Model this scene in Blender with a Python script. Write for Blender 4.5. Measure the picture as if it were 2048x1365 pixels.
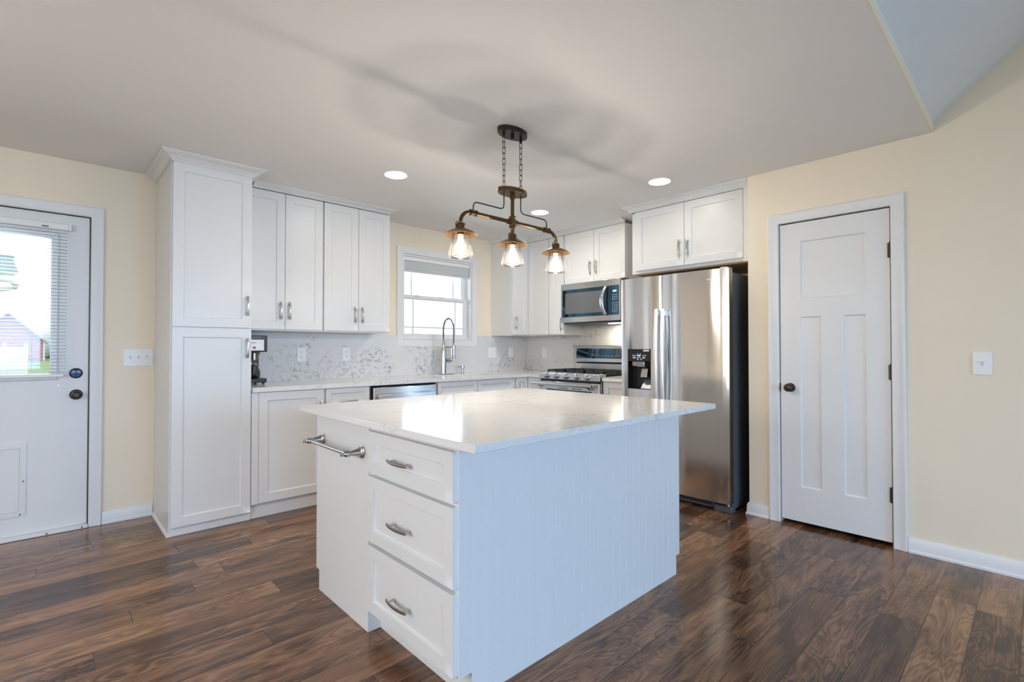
import bpy, bmesh, math, random
from mathutils import Vector, Matrix
random.seed(7)
PI = math.pi
SC = bpy.context.scene
for o in list(bpy.data.objects): bpy.data.objects.remove(o)
COL = SC.collection

# ------------------------------------------------------------------ camera, sky, lights, exposure
cam_d = bpy.data.cameras.new('camera'); cam = bpy.data.objects.new('camera', cam_d); COL.objects.link(cam)
cam_d.sensor_width = 36.0; cam_d.lens = 992.1 / 2048 * 36.0; cam_d.clip_start = 0.02; cam_d.clip_end = 500
cam.location = (0, 0, 1.2)
_yaw, _pit = 0.755649, 0.013239
cam.rotation_euler = Vector((math.sin(_yaw) * math.cos(_pit), math.cos(_yaw) * math.cos(_pit), math.sin(_pit))).to_track_quat('-Z', 'Y').to_euler()
SC.camera = cam

W = bpy.data.worlds.new('sky'); SC.world = W; W.use_nodes = True
_bg = W.node_tree.nodes['Background']; _bg.inputs[0].default_value = (0.82, 0.92, 1.0, 1); _bg.inputs[1].default_value = 1.6

def area_light(name, loc, direction, sx, sy, power, col, spread=PI):
    d = bpy.data.lights.new(name, 'AREA'); d.shape = 'RECTANGLE'; d.size = sx; d.size_y = sy; d.energy = power; d.color = col; d.spread = spread
    o = bpy.data.objects.new(name, d); COL.objects.link(o); o.location = loc
    o.rotation_euler = Vector(direction).to_track_quat('-Z', 'Y').to_euler(); return o
DAY = (0.37, 0.63, 1.0)
# daylight entering through the living-room windows behind the camera
area_light('daylight_window', (-0.9, -4.27, 1.45), (0, 1, -0.75), 1.75, 1.7, 76, DAY, 2.35)
area_light('daylight_window', (1.9, -4.27, 1.45), (0, 1, -0.75), 1.75, 1.7, 76, DAY, 2.35)
area_light('daylight_window', (-2.87, 1.0, 1.45), (1, 0.0, -0.6), 1.55, 1.7, 24, (0.90, 0.94, 1.0), 2.1)  # light of an added left-wall window, brightens the faces turned to it
# daylight through the kitchen window and the glazed entry door
area_light('daylight_window', (3.05, 4.60, 1.72), (0, -1, -0.15), 0.85, 0.8, 14, (0.75, 0.9, 1.0))
area_light('daylight_window', (-0.245, 4.52, 1.47), (0, -1, -0.1), 0.52, 0.85, 10, (0.75, 0.9, 1.0))

vs = SC.view_settings
vs.view_transform = 'Standard'; vs.look = 'None'; vs.exposure = 0.37; vs.gamma = 1.0; vs.use_curve_mapping = False
cy = SC.cycles
cy.max_bounces = 9; cy.diffuse_bounces = 5; cy.glossy_bounces = 4; cy.transmission_bounces = 6; cy.transparent_max_bounces = 12
cy.sample_clamp_indirect = 6.0; cy.caustics_reflective = False; cy.caustics_refractive = False
cy.use_denoising = True

# ------------------------------------------------------------------ materials
class NT:
    def __init__(s, name):
        s.m = bpy.data.materials.new(name); s.m.use_nodes = True; s.t = s.m.node_tree; s.p = s.t.nodes['Principled BSDF']; s.out = s.t.nodes['Material Output']
    def n(s, typ, **kw):
        nd = s.t.nodes.new(typ)
        for k, v in kw.items(): setattr(nd, k, v)
        return nd
    def l(s, a, b): s.t.links.new(a, b)
    def math(s, op, a, b=None, c=None, clamp=False):
        nd = s.n('ShaderNodeMath', operation=op, use_clamp=clamp)
        for i, v in enumerate((a, b, c)):
            if v is None: continue
            if isinstance(v, (int, float)): nd.inputs[i].default_value = v
            else: s.l(v, nd.inputs[i])
        return nd.outputs[0]
    def ramp(s, fac, stops, interp='LINEAR'):
        nd = s.n('ShaderNodeValToRGB'); cr = nd.color_ramp; cr.interpolation = interp
        while len(cr.elements) < len(stops): cr.elements.new(0.5)
        for e, (p, c) in zip(cr.elements, stops):
            e.position = p; e.color = (c, c, c, 1) if isinstance(c, (int, float)) else (*c, 1)
        s.l(fac, nd.inputs[0]); return nd.outputs[0]
    def mix(s, fac, a, b, typ='MIX'):
        nd = s.n('ShaderNodeMix', data_type='RGBA', blend_type=typ)
        for sock, v in ((nd.inputs[0], fac), (nd.inputs[6], a), (nd.inputs[7], b)):
            if isinstance(v, (int, float)): sock.default_value = v
            elif isinstance(v, tuple): sock.default_value = (*v, 1)
            else: s.l(v, sock)
        return nd.outputs[2]
    def pos(s, scale=(1, 1, 1), obj=False):
        src = s.n('ShaderNodeTexCoord').outputs['Object'] if obj else s.n('ShaderNodeNewGeometry').outputs['Position']
        mp = s.n('ShaderNodeMapping'); mp.inputs['Scale'].default_value = scale; s.l(src, mp.inputs[0]); return mp.outputs[0]
    def noise(s, vec, scale, detail=2, rough=0.5, dist=0.0):
        nd = s.n('ShaderNodeTexNoise'); s.l(vec, nd.inputs['Vector'])
        nd.inputs['Scale'].default_value = scale; nd.inputs['Detail'].default_value = detail
        nd.inputs['Roughness'].default_value = rough; nd.inputs['Distortion'].default_value = dist
        return nd.outputs[0]
    def bump(s, h, strength, dist=0.01):
        nd = s.n('ShaderNodeBump'); nd.inputs['Strength'].default_value = strength; nd.inputs['Distance'].default_value = dist
        s.l(h, nd.inputs['Height']); s.l(nd.outputs[0], s.p.inputs['Normal'])

def simple(name, col, rough=0.5, metal=0.0, spec=0.5, emit=None, estr=0.0, aniso=0.0, vary=0.03, vscale=6.0, bump=0.0, bscale=200):
    k = NT(name); p = k.p
    p.inputs['Roughness'].default_value = rough; p.inputs['Metallic'].default_value = metal
    p.inputs['Specular IOR Level'].default_value = spec
    if aniso: p.inputs['Anisotropic'].default_value = aniso
    if vary:
        f = k.noise(k.pos(), vscale, 3)
        c = k.mix(f, tuple(x * (1 - vary) for x in col), tuple(min(1, x * (1 + vary)) for x in col)); k.l(c, p.inputs['Base Color'])
    else: p.inputs['Base Color'].default_value = (*col, 1)
    if bump: k.bump(k.noise(k.pos(), bscale, 2), bump, 0.002)
    if emit: p.inputs['Emission Color'].default_value = (*emit, 1); p.inputs['Emission Strength'].default_value = estr
    return k.m

M = {}
M['wall'] = simple('cream_wall_paint', (0.89, 0.785, 0.63), 0.75, spec=0.3, vary=0.012, bump=0.12, bscale=350)
M['ceil'] = simple('white_ceiling_paint', (0.80, 0.795, 0.785), 0.9, spec=0.2, vary=0.01, bump=0.1, bscale=300)
M['cab'] = simple('white_cabinet_lacquer', (0.75, 0.75, 0.745), 0.33, vary=0.01)
M['trim'] = simple('white_trim_paint', (0.79, 0.79, 0.79), 0.38, vary=0.01)
M['door'] = simple('white_door_paint', (0.78, 0.78, 0.78), 0.42, vary=0.01)
M['plate'] = simple('white_plastic', (0.86, 0.86, 0.85), 0.35, vary=0.0)
M['nickel'] = simple('satin_nickel', (0.50, 0.48, 0.455), 0.27, 1.0, vary=0.03)
M['chrome'] = simple('brushed_chrome', (0.52, 0.545, 0.57), 0.22, 1.0, vary=0.0)
M['satin'] = simple('satin_handle_metal', (0.80, 0.82, 0.85), 0.42, 0.85, vary=0.0)
M['bronze'] = simple('dark_bronze', (0.060, 0.042, 0.032), 0.32, 0.85, vary=0.15)
M['brass'] = simple('aged_brass', (0.115, 0.068, 0.030), 0.36, 0.9, vary=0.2, vscale=30)
M['shadein'] = simple('copper_shade', (0.23, 0.135, 0.062), 0.40, 0.8, vary=0.12, vscale=25)
M['blackmetal'] = simple('black_iron', (0.02, 0.018, 0.016), 0.45, 0.6, vary=0.1)
M['black'] = simple('black_plastic', (0.012, 0.012, 0.013), 0.3, vary=0.0)
M['dark'] = simple('dark_recess', (0.02, 0.02, 0.022), 0.6, vary=0.0)
M['blackglass'] = simple('black_glass', (0.012, 0.016, 0.020), 0.04, spec=1.0, vary=0.0)
_b = M['blackglass'].node_tree.nodes['Principled BSDF']; _b.inputs['IOR'].default_value = 1.9; _b.inputs['Specular Tint'].default_value = (0.30, 0.66, 1.0, 1)  # blue of the reflected window sky put into the specular tint
M['meshglass'] = simple('perforated_mesh_glass', (0.13, 0.14, 0.15), 0.08, vary=0.0)
M['iron'] = simple('cast_iron', (0.018, 0.02, 0.023), 0.5, vary=0.1)
M['ply'] = simple('unfinished_plywood', (0.52, 0.33, 0.17), 0.6, vary=0.2, vscale=9)
M['fabric'] = simple('grey_shade_fabric', (0.62, 0.64, 0.65), 0.9, vary=0.05, vscale=90)
M['blind'] = simple('white_blind_slat', (0.86, 0.86, 0.84), 0.45, vary=0.0)
M['fridgeside'] = simple('grey_painted_steel', (0.17, 0.18, 0.20), 0.32, 0.35, vary=0.03)
M['red'] = simple('red_enamel', (0.35, 0.02, 0.02), 0.35, vary=0.0)
M['blue'] = simple('blue_cover', (0.01, 0.045, 0.16), 0.2, vary=0.0)
M['decantermetal'] = simple('dark_tinted_glass', (0.05, 0.045, 0.04), 0.1, vary=0.0)
M['basket'] = simple('brown_plastic', (0.10, 0.07, 0.05), 0.3, vary=0.05)
M['lens'] = simple('lamp_lens', (1, 1, 1), 0.5, emit=(1.0, 0.97, 0.92), estr=4.5, vary=0.0)
M['bulb'] = simple('glowing_bulb', (1, 0.9, 0.7), 0.5, emit=(1.0, 0.80, 0.52), estr=9.0, vary=0.0)
M['globe'] = simple('added_globe_glow', (1, 1, 1), 0.5, emit=(1.0, 0.95, 0.86), estr=3.0, vary=0.0)  # glow of the added pendant out of view
M['lcd'] = simple('blue_display', (0.05, 0.1, 0.2), 0.3, emit=(0.30, 0.55, 1.0), estr=1.3, vary=0.0)
M['legend'] = simple('white_legend', (0.62, 0.64, 0.66), 0.5, vary=0.0)
M['greylegend'] = simple('dark_grey_legend', (0.12, 0.12, 0.13), 0.5, vary=0.0)
M['grass'] = simple('lawn', (0.20, 0.30, 0.12), 0.9, vary=0.25, vscale=0.6)
M['barnred'] = simple('haze_paled_red_siding', (0.46, 0.20, 0.21), 0.8, vary=0.06)  # red paled in the colour for glass haze and overexposure
M['roof'] = simple('grey_roof', (0.42, 0.43, 0.46), 0.7, vary=0.1)
M['leaf'] = simple('hazy_foliage', (0.52, 0.58, 0.60), 0.9, vary=0.2, vscale=0.7)  # distance haze is put into the pale foliage colour
M['palegrey'] = simple('glare_paled_metal', (0.84, 0.88, 0.90), 0.5, vary=0.05)  # lantern metal paled in the colour for overexposure against the sky
M['sink'] = simple('white_composite', (0.74, 0.74, 0.73), 0.4, vary=0.02)

def steel(name, col=(0.70, 0.70, 0.705), rough=0.25, axis='x'):
    k = NT(name); p = k.p
    p.inputs['Metallic'].default_value = 1.0; p.inputs['Base Color'].default_value = (*col, 1)
    sc = (2, 2, 900) if axis == 'x' else (900, 900, 2)
    f = k.noise(k.pos(sc), 1.0, 2)
    k.l(k.ramp(f, [(0.3, rough - 0.012), (0.7, rough + 0.012)]), p.inputs['Roughness'])
    p.inputs['Anisotropic'].default_value = 0.9; p.inputs['Anisotropic Rotation'].default_value = 0.25
    k.bump(f, 0.004, 0.001)
    return k.m
M['steel'] = steel('brushed_steel')
M['steelv'] = steel('brushed_steel_doors', (0.84, 0.835, 0.83), 0.12, 'x')

def glass(name, tint=(1, 1, 1), haze=0.0, hcol=(1, 1, 1), refl=1.0):
    k = NT(name); t = k.t; t.nodes.remove(k.p)
    tr = k.n('ShaderNodeBsdfTransparent'); tr.inputs[0].default_value = (*tint, 1)
    gl = k.n('ShaderNodeBsdfGlossy'); gl.inputs['Roughness'].default_value = 0.02
    fr = k.n('ShaderNodeFresnel'); fr.inputs[0].default_value = 1.45
    mx = k.n('ShaderNodeMixShader'); k.l(k.math('MULTIPLY', fr.outputs[0], refl, clamp=True), mx.inputs[0]); k.l(tr.outputs[0], mx.inputs[1]); k.l(gl.outputs[0], mx.inputs[2])
    last = mx.outputs[0]
    if haze:
        df = k.n('ShaderNodeBsdfTranslucent'); df.inputs[0].default_value = (*hcol, 1)
        m2 = k.n('ShaderNodeMixShader'); m2.inputs[0].default_value = haze; k.l(last, m2.inputs[1]); k.l(df.outputs[0], m2.inputs[2]); last = m2.outputs[0]
    k.l(last, k.out.inputs[0]); return k.m
M['pane'] = glass('window_glass')
M['shadeglass'] = glass('lamp_glass', (0.98, 0.97, 0.96), 0.011, (1, 0.97, 0.92), 0.9)
M['frost'] = glass('frosted_lantern_glass', (0.9, 0.95, 1.0), 0.55, (0.9, 0.95, 0.97))  # milky haze whitens the backlit lantern
M['carafe'] = glass('carafe_glass', (0.75, 0.72, 0.68), 0.05)

def floor_mat():
    k = NT('dark_walnut_planks'); p = k.p
    g = k.n('ShaderNodeNewGeometry').outputs['Position']
    sp = k.n('ShaderNodeSeparateXYZ'); k.l(g, sp.inputs[0]); X, Y = sp.outputs[0], sp.outputs[1]
    py = k.math('DIVIDE', k.math('SUBTRACT', Y, 0.65), 0.1475); row = k.math('FLOOR', py); fy = k.math('SUBTRACT', py, row)
    wn = k.n('ShaderNodeTexWhiteNoise', noise_dimensions='1D'); k.l(row, wn.inputs['W'])
    px = k.math('DIVIDE', k.math('ADD', X, k.math('MULTIPLY', wn.outputs[0], 9.0)), 1.15); colm = k.math('FLOOR', px); fx = k.math('SUBTRACT', px, colm)
    cv = k.n('ShaderNodeCombineXYZ'); k.l(row, cv.inputs[0]); k.l(colm, cv.inputs[1])
    w2 = k.n('ShaderNodeTexWhiteNoise', noise_dimensions='2D'); k.l(cv.outputs[0], w2.inputs['Vector'])
    cell = w2.outputs[0]
    w3 = k.n('ShaderNodeTexWhiteNoise', noise_dimensions='3D'); cv3 = k.n('ShaderNodeCombineXYZ'); k.l(row, cv3.inputs[0]); k.l(colm, cv3.inputs[1]); cv3.inputs[2].default_value = 5.3; k.l(cv3.outputs[0], w3.inputs['Vector'])
    cell2 = w3.outputs[0]
    # grain space, shifted per plank
    gv = k.n('ShaderNodeCombineXYZ')
    k.l(k.math('ADD', k.math('MULTIPLY', X, 1.0), k.math('MULTIPLY', cell, 41.0)), gv.inputs[0])
    k.l(k.math('ADD', k.math('MULTIPLY', Y, 5.0), k.math('MULTIPLY', cell2, 23.0)), gv.inputs[1]); k.l(k.math('MULTIPLY', cell, 17.0), gv.inputs[2])
    broad = k.noise(gv.outputs[0], 2.2, 4, 0.55, 0.8)
    swirl = k.noise(gv.outputs[0], 1.25, 2, 0.5, 1.1)
    rings = k.math('ADD', k.math('MULTIPLY', k.math('SINE', k.math('MULTIPLY', swirl, 95.0)), 0.5), 0.5)
    gv2 = k.n('ShaderNodeMapping'); gv2.inputs['Scale'].default_value = (3.0, 26.0, 1.0); k.l(gv.outputs[0], gv2.inputs[0])
    fine = k.noise(gv2.outputs[0], 1.6, 5, 0.6, 0.3)
    v = k.math('ADD', k.math('MULTIPLY', broad, 0.58), k.math('ADD', k.math('MULTIPLY', fine, 0.38), k.math('MULTIPLY', rings, k.ramp(cell, [(0.2, 0.02), (0.9, 0.15)]))))
    v = k.math('ADD', v, k.math('MULTIPLY', k.math('SUBTRACT', cell2, 0.5), 0.16))
    c = k.ramp(v, [(0.31, (0.024, 0.011, 0.006)), (0.42, (0.082, 0.037, 0.019)), (0.52, (0.18, 0.084, 0.042)), (0.66, (0.32, 0.165, 0.082)), (0.85, (0.45, 0.255, 0.13))])
    e1 = k.math('MINIMUM', fy, k.math('SUBTRACT', 1.0, fy)); e2 = k.math('MULTIPLY', k.math('MINIMUM', fx, k.math('SUBTRACT', 1.0, fx)), 7.8)
    edge = k.math('MINIMUM', e1, e2)
    gap = k.ramp(edge, [(0.0, 0.0), (0.006, 0.1), (0.014, 1.0)])
    c2 = k.mix(gap, (0.012, 0.007, 0.005), c); k.l(c2, p.inputs['Base Color'])
    k.l(k.ramp(fine, [(0.3, 0.13), (0.75, 0.24)]), p.inputs['Roughness'])
    p.inputs['Specular IOR Level'].default_value = 0.55
    # hand-scraped ripples run across the plank
    rv = k.n('ShaderNodeCombineXYZ'); k.l(k.math('ADD', k.math('MULTIPLY', X, 22.0), k.math('MULTIPLY', cell, 31.0)), rv.inputs[0]); k.l(k.math('MULTIPLY', Y, 4.0), rv.inputs[1]); k.l(row, rv.inputs[2])
    rip = k.noise(rv.outputs[0], 1.0, 2, 0.5, 0.4)
    h = k.math('ADD', k.math('MULTIPLY', rip, 0.55), k.math('ADD', k.math('MULTIPLY', fine, 0.18), k.math('MULTIPLY', gap, 0.5)))
    k.bump(h, 0.16, 0.004)
    return k.m
M['floor'] = floor_mat()

def quartz(name, veins, rough, base=(0.80, 0.79, 0.775), seed=0.0):
    k = NT(name); p = k.p
    mp = k.n('ShaderNodeMapping'); mp.inputs['Location'].default_value = (seed, seed * 1.7, seed * 0.6); k.l(k.n('ShaderNodeNewGeometry').outputs['Position'], mp.inputs[0]); v = mp.outputs[0]
    a = k.noise(v, 5.0, 4, 0.6, 1.3)
    ln = k.math('ABSOLUTE', k.math('SUBTRACT', a, 0.5))
    vein = k.ramp(ln, [(0.0, 1.0), (0.012, 0.5), (0.03, 0.0)])
    a2 = k.noise(v, 13.0, 4, 0.65, 1.6); ln2 = k.math('ABSOLUTE', k.math('SUBTRACT', a2, 0.5))
    vein2 = k.ramp(ln2, [(0.0, 1.0), (0.015, 0.55), (0.05, 0.0)])
    msk = k.ramp(k.noise(v, 2.6, 3, 0.55, 0.6), [(0.46, 0.0), (0.60, 1.0)])
    brk = k.ramp(k.noise(v, 24.0, 2, 0.6), [(0.42, 0.0), (0.60, 1.0)])
    f = k.math('MULTIPLY', k.math('MULTIPLY', k.math('ADD', k.math('MULTIPLY', vein, 0.7), k.math('MULTIPLY', vein2, 0.8), clamp=True), msk), k.math('MULTIPLY', brk, veins), clamp=True)
    cl = k.ramp(k.noise(v, 1.7, 5, 0.6, 0.5), [(0.3, tuple(x * 0.93 for x in base)), (0.7, tuple(min(1, x * 1.03) for x in base))])
    k.l(k.mix(f, cl, (0.20, 0.205, 0.235)), p.inputs['Base Color'])
    p.inputs['Roughness'].default_value = rough; p.inputs['Specular IOR Level'].default_value = 0.5
    return k.m
M['quartz'] = quartz('white_quartz_top', 0.42, 0.11)
M['splash'] = quartz('veined_quartz_slab', 0.95, 0.22, (0.74, 0.73, 0.72), 3.1)

# ------------------------------------------------------------------ mesh builder
class MB:
    def __init__(s): s.b = bmesh.new()
    def poly(s, vs, fs):
        v = [s.b.verts.new(p) for p in vs]
        for f in fs:
            try: s.b.faces.new([v[i] for i in f])
            except ValueError: pass
        return s
    def box(s, x0, x1, y0, y1, z0, z1):
        x0, x1 = sorted((x0, x1)); y0, y1 = sorted((y0, y1)); z0, z1 = sorted((z0, z1))
        return s.poly([(x0, y0, z0), (x1, y0, z0), (x1, y1, z0), (x0, y1, z0), (x0, y0, z1), (x1, y0, z1), (x1, y1, z1), (x0, y1, z1)],
                      [(3, 2, 1, 0), (4, 5, 6, 7), (0, 1, 5, 4), (1, 2, 6, 5), (2, 3, 7, 6), (3, 0, 4, 7)])
    def prism(s, pts, axis, a, b):
        f = {'x': lambda u, v, w: (w, u, v), 'y': lambda u, v, w: (u, w, v), 'z': lambda u, v, w: (u, v, w)}[axis]
        n = len(pts)
        return s.poly([f(u, v, a) for u, v in pts] + [f(u, v, b) for u, v in pts],
                      [tuple(range(n))[::-1], tuple(range(n, 2 * n))] + [(i, (i + 1) % n, n + (i + 1) % n, n + i) for i in range(n)])
    def rings(s, rings, closed_ring=True, cap=True, loop=False):
        n = len(rings[0]); vs = [p for r in rings for p in r]; fs = []
        R = len(rings)
        for a in range(R if loop else R - 1):
            b = (a + 1) % R
            for i in range(n if closed_ring else n - 1):
                j = (i + 1) % n; fs.append((a * n + i, a * n + j, b * n + j, b * n + i))
        if cap and not loop: fs += [tuple(range(n))[::-1], tuple(range((R - 1) * n, R * n))]
        return s.poly(vs, fs)
    def lathe(s, prof, c=(0, 0, 0), axis=(0, 0, 1), seg=24, cap=True):
        q = Vector(axis).to_track_quat('Z', 'Y'); c = Vector(c); rr = []
        for r, z in prof:
            rr.append([c + q @ Vector((max(r, 1e-5) * math.cos(2 * PI * i / seg), max(r, 1e-5) * math.sin(2 * PI * i / seg), z)) for i in range(seg)])
        return s.rings(rr, cap=cap)
    def cyl(s, p0, p1, r, seg=16, r2=None):
        p0, p1 = Vector(p0), Vector(p1); d = p1 - p0
        return s.lathe([(r, 0), (r if r2 is None else r2, d.length)], p0, d, seg)
    def tube(s, pts, r, seg=10, loop=False, sx=1.0, up=None):
        pts = [Vector(p) for p in pts]; n = len(pts); rr = []; prev = None
        for i in range(n):
            if loop: t = pts[(i + 1) % n] - pts[i - 1]
            else: t = pts[min(i + 1, n - 1)] - pts[max(i - 1, 0)]
            t.normalize()
            if prev is None:
                a = Vector(up) if up else (Vector((0, 0, 1)) if abs(t.z) < 0.9 else Vector((1, 0, 0)))
            else: a = prev
            u = a - t * a.dot(t); u.normalize(); w = t.cross(u); prev = u
            ri = r[i] if isinstance(r, (list, tuple)) else r
            rr.append([pts[i] + u * (ri * math.cos(2 * PI * k / seg)) + w * (ri * sx * math.sin(2 * PI * k / seg)) for k in range(seg)])
        return s.rings(rr, loop=loop)
    def ball(s, c, r, seg=14, n=8, sc=(1, 1, 1)):
        c = Vector(c); rr = []
        for j in range(n + 1):
            a = PI * j / n; rr.append([c + Vector((sc[0] * r * max(math.sin(a), 1e-4) * math.cos(2 * PI * i / seg), sc[1] * r * max(math.sin(a), 1e-4) * math.sin(2 * PI * i / seg), -sc[2] * r * math.cos(a))) for i in range(seg)])
        return s.rings(rr)
    def sweep(s, path, prof, mp, closed=False):
        """mitred moulding: path 2D, prof [(offset to the left of travel, height)], mp(u,v,h)->3D"""
        n = len(path); rr = []
        P = [Vector(p) for p in path]
        for i in range(n):
            d0 = (P[i] - P[i - 1]).normalized() if (i > 0 or closed) else None
            d1 = (P[(i + 1) % n] - P[i]).normalized() if (i < n - 1 or closed) else None
            n0 = Vector((-d0.y, d0.x)) if d0 else None; n1 = Vector((-d1.y, d1.x)) if d1 else None
            if n0 is None: m = n1
            elif n1 is None: m = n0
            else: m = (n0 + n1); m = m / (m.length_squared / 2)
            rr.append([mp(*(P[i] + m * o), h) for o, h in prof])
        return s.rings(rr, loop=closed)
    def xf(s, mat):
        bmesh.ops.transform(s.b, matrix=mat, verts=s.b.verts); return s
    def mesh(s, name, mat, bevel_ang=35, recalc=True):
        if recalc: bmesh.ops.recalc_face_normals(s.b, faces=s.b.faces)
        me = bpy.data.meshes.new(name); s.b.to_mesh(me); s.b.free()
        for m in (mat if isinstance(mat, (list, tuple)) else [mat]): me.materials.append(m)
        me.shade_smooth(); me.set_sharp_from_angle(angle=math.radians(bevel_ang))
        return me

def obj(name, mb, mat, parent=None, loc=(0, 0, 0), rotz=0.0, bevel=0.0, label=None, org=None, seg=2, ang=35):
    """link a builder as one mesh object; org = world offset to subtract (verts given in world coordinates)"""
    if org is not None: mb.xf(Matrix.Translation(-Vector(org)))
    me = mb.mesh(name, mat, ang) if isinstance(mb, MB) else mb
    o = bpy.data.objects.new(name, me); COL.objects.link(o); o.location = loc; o.rotation_euler = (0, 0, rotz)
    if parent: o.parent = parent
    if bevel:
        b = o.modifiers.new('bevel', 'BEVEL'); b.width = bevel; b.segments = seg; b.limit_method = 'ANGLE'; b.angle_limit = math.radians(40)
    if label: o['label'] = label
    return o
def thing(name, label, cat, loc=(0, 0, 0), rotz=0.0, group=None):
    o = bpy.data.objects.new(name, None); COL.objects.link(o); o.location = loc; o.rotation_euler = (0, 0, rotz)
    o.empty_display_size = 0.1; return tag(o, label, cat, group)
def tag(o, label, cat, group=None, kind=None):
    o['label'] = label; o['category'] = cat
    if group: o['group'] = group
    if kind: o['kind'] = kind
    return o
def struct(name, mb, mat, label, cat, parent=None, bevel=0.0):
    return tag(obj(name, mb, mat, parent, bevel=bevel), label, cat, kind='structure')
def text_mesh(s, size, depth=0.0006):
    c = bpy.data.curves.new('lettering', 'FONT'); c.body = s; c.size = size; c.extrude = depth; c.align_x = 'CENTER'; c.align_y = 'CENTER'
    o = bpy.data.objects.new('lettering', c); COL.objects.link(o); bpy.context.view_layer.update()
    me = bpy.data.meshes.new_from_object(o.evaluated_get(bpy.context.evaluated_depsgraph_get())); bpy.data.objects.remove(o); bpy.data.curves.remove(c)
    me.transform(Matrix.Rotation(PI / 2, 4, 'X')); return me
R90 = -PI / 2   # things whose front faces -X: local x runs towards -Y, local y towards +X
YB, XP, XK, CH = 4.375, 3.71, 4.39, 2.44

# ------------------------------------------------------------------ room shell
m = MB().box(-2.95, 4.6, -4.4, 4.6, -0.12, 0.0)
struct('floor', m, M['floor'], 'dark brown hand-scraped walnut plank floor', 'floor')
m = MB()
m.box(-2.95, -0.722, YB, YB + 0.16, 0, CH); m.box(-0.722, 0.222, YB, YB + 0.16, 2.078, CH); m.box(0.222, 2.613, YB, YB + 0.16, 0, CH)
m.box(2.613, 3.497, YB, YB + 0.16, 0, 1.282); m.box(2.613, 3.497, YB, YB + 0.16, 2.15, CH); m.box(3.497, XK + 0.16, YB, YB + 0.16, 0, CH)
struct('wall_back', m, M['wall'], 'cream painted wall with the entry door and kitchen window', 'wall')
struct('wall_kitchen', MB().box(XK, XK + 0.16, -0.3, YB, 0, CH), M['wall'], 'cream wall behind the range and refrigerator', 'wall')
VY, VZ = 0.412, 2.495      # start of the vaulted ceiling
RY, RZ = -1.9, 2.495 + (0.412 + 1.9) * 0.815
gable = [(-4.2, 0), (VY, 0), (1.36, 0), (1.36, CH), (VY, CH), (VY, VZ), (RY, RZ), (-4.2, CH)]
m = MB()
m.prism([(-4.2, 0), (0.605, 0), (0.605, CH), (VY, CH), (VY, VZ), (RY, RZ), (-4.2, CH)], 'x', XP, XP + 0.11)
m.box(XP, XP + 0.11, 0.605, 1.232, 2.06, CH); m.box(XP, XP + 0.11, 1.232, 1.44, 0, CH)
struct('wall_pantry', m, M['wall'], 'cream wall around the white pantry door', 'wall')
struct('wall_recess', MB().box(XP + 0.11, XK, 1.36, 1.44, 0, CH).box(XP + 0.11, XK, -0.3, -0.2, 0, CH).box(XP + 0.11, XK + 0.16, -0.3, VY, CH, CH + 0.05), M['wall'], 'cream return wall beside the refrigerator', 'wall')
m2 = MB()
# opening of the added window Y 0.2..1.8, z 0.6..2.3
m2.box(-2.95, -2.8, 1.8, YB, 0, CH); m2.box(-2.95, -2.8, 0.2, 1.8, 0, 0.6); m2.box(-2.95, -2.8, -4.2, 0.2, 0, CH); m2.box(-2.95, -2.8, 0.2, 1.8, 2.3, CH)
m2.prism([(-4.2, CH), (VY, CH), (VY, VZ), (RY, RZ)], 'x', -2.95, -2.8)
struct('wall_left', m2, M['wall'], 'cream wall on the left side of the living room', 'wall')
m = MB()
for x0, x1, z0, z1 in ((-2.95, -1.8, 0, CH), (-1.8, 0.0, 0, 0.6), (-1.8, 0.0, 2.3, CH), (0.0, 1.0, 0, CH), (1.0, 2.8, 0, 0.6), (1.0, 2.8, 2.3, CH), (2.8, XP + 0.11, 0, CH)):
    m.box(x0, x1, -4.36, -4.2, z0, z1)
struct('wall_front', m, M['wall'], 'cream living-room wall with two windows opposite the kitchen', 'wall')
struct('ceiling', MB().box(-2.95, XK + 0.16, VY, YB + 0.16, CH, VZ), M['ceil'], 'flat white kitchen ceiling', 'ceiling')
struct('trim_7', MB().box(-2.8, XP, VY - 0.008, VY - 0.0002, CH - 0.0002, VZ + 0.004), M['wall'], 'narrow cream painted step along the flat ceiling edge', 'ceiling edge')
m = MB()
m.prism([(VY, VZ), (RY, RZ), (-4.36, CH), (-4.36, CH + 0.1), (RY, RZ + 0.1), (VY, VZ + 0.1)], 'x', -2.95, XP + 0.11)
struct('ceiling_vault', m, M['ceil'], 'vaulted ceiling rising beyond the flat ceiling edge', 'ceiling')

# living-room windows behind the camera, plus one added for light in the left wall
for i, (cx, cyy, rot, w) in enumerate(((-0.9, -4.28, PI, 1.8), (1.9, -4.28, PI, 1.8), (-2.875, 1.0, PI / 2, 1.6))):
    m = MB(); h0, h1 = 0.6, 2.3
    for a, b, c, d in ((-w / 2 + .001, -w / 2 + 0.06, h0, h1), (w / 2 - 0.06, w / 2 - .001, h0, h1), (-w / 2 + 0.06, w / 2 - 0.06, h0, h0 + 0.06), (-w / 2 + 0.06, w / 2 - 0.06, h1 - 0.06, h1), (-0.025, 0.025, h0 + 0.06, h1 - 0.06)):
        m.box(a, b, 0.03, 0.075, c + .001, d - .001)
    wo = obj('window_%d' % (i + 2), m, M['trim'], None, (cx, cyy, 0), rot)
    tag(wo, ('left living-room window opposite the kitchen', 'right living-room window opposite the kitchen', 'added unseen window in the left wall that brightens the island drawers')[i], 'window', kind='structure')

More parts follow.
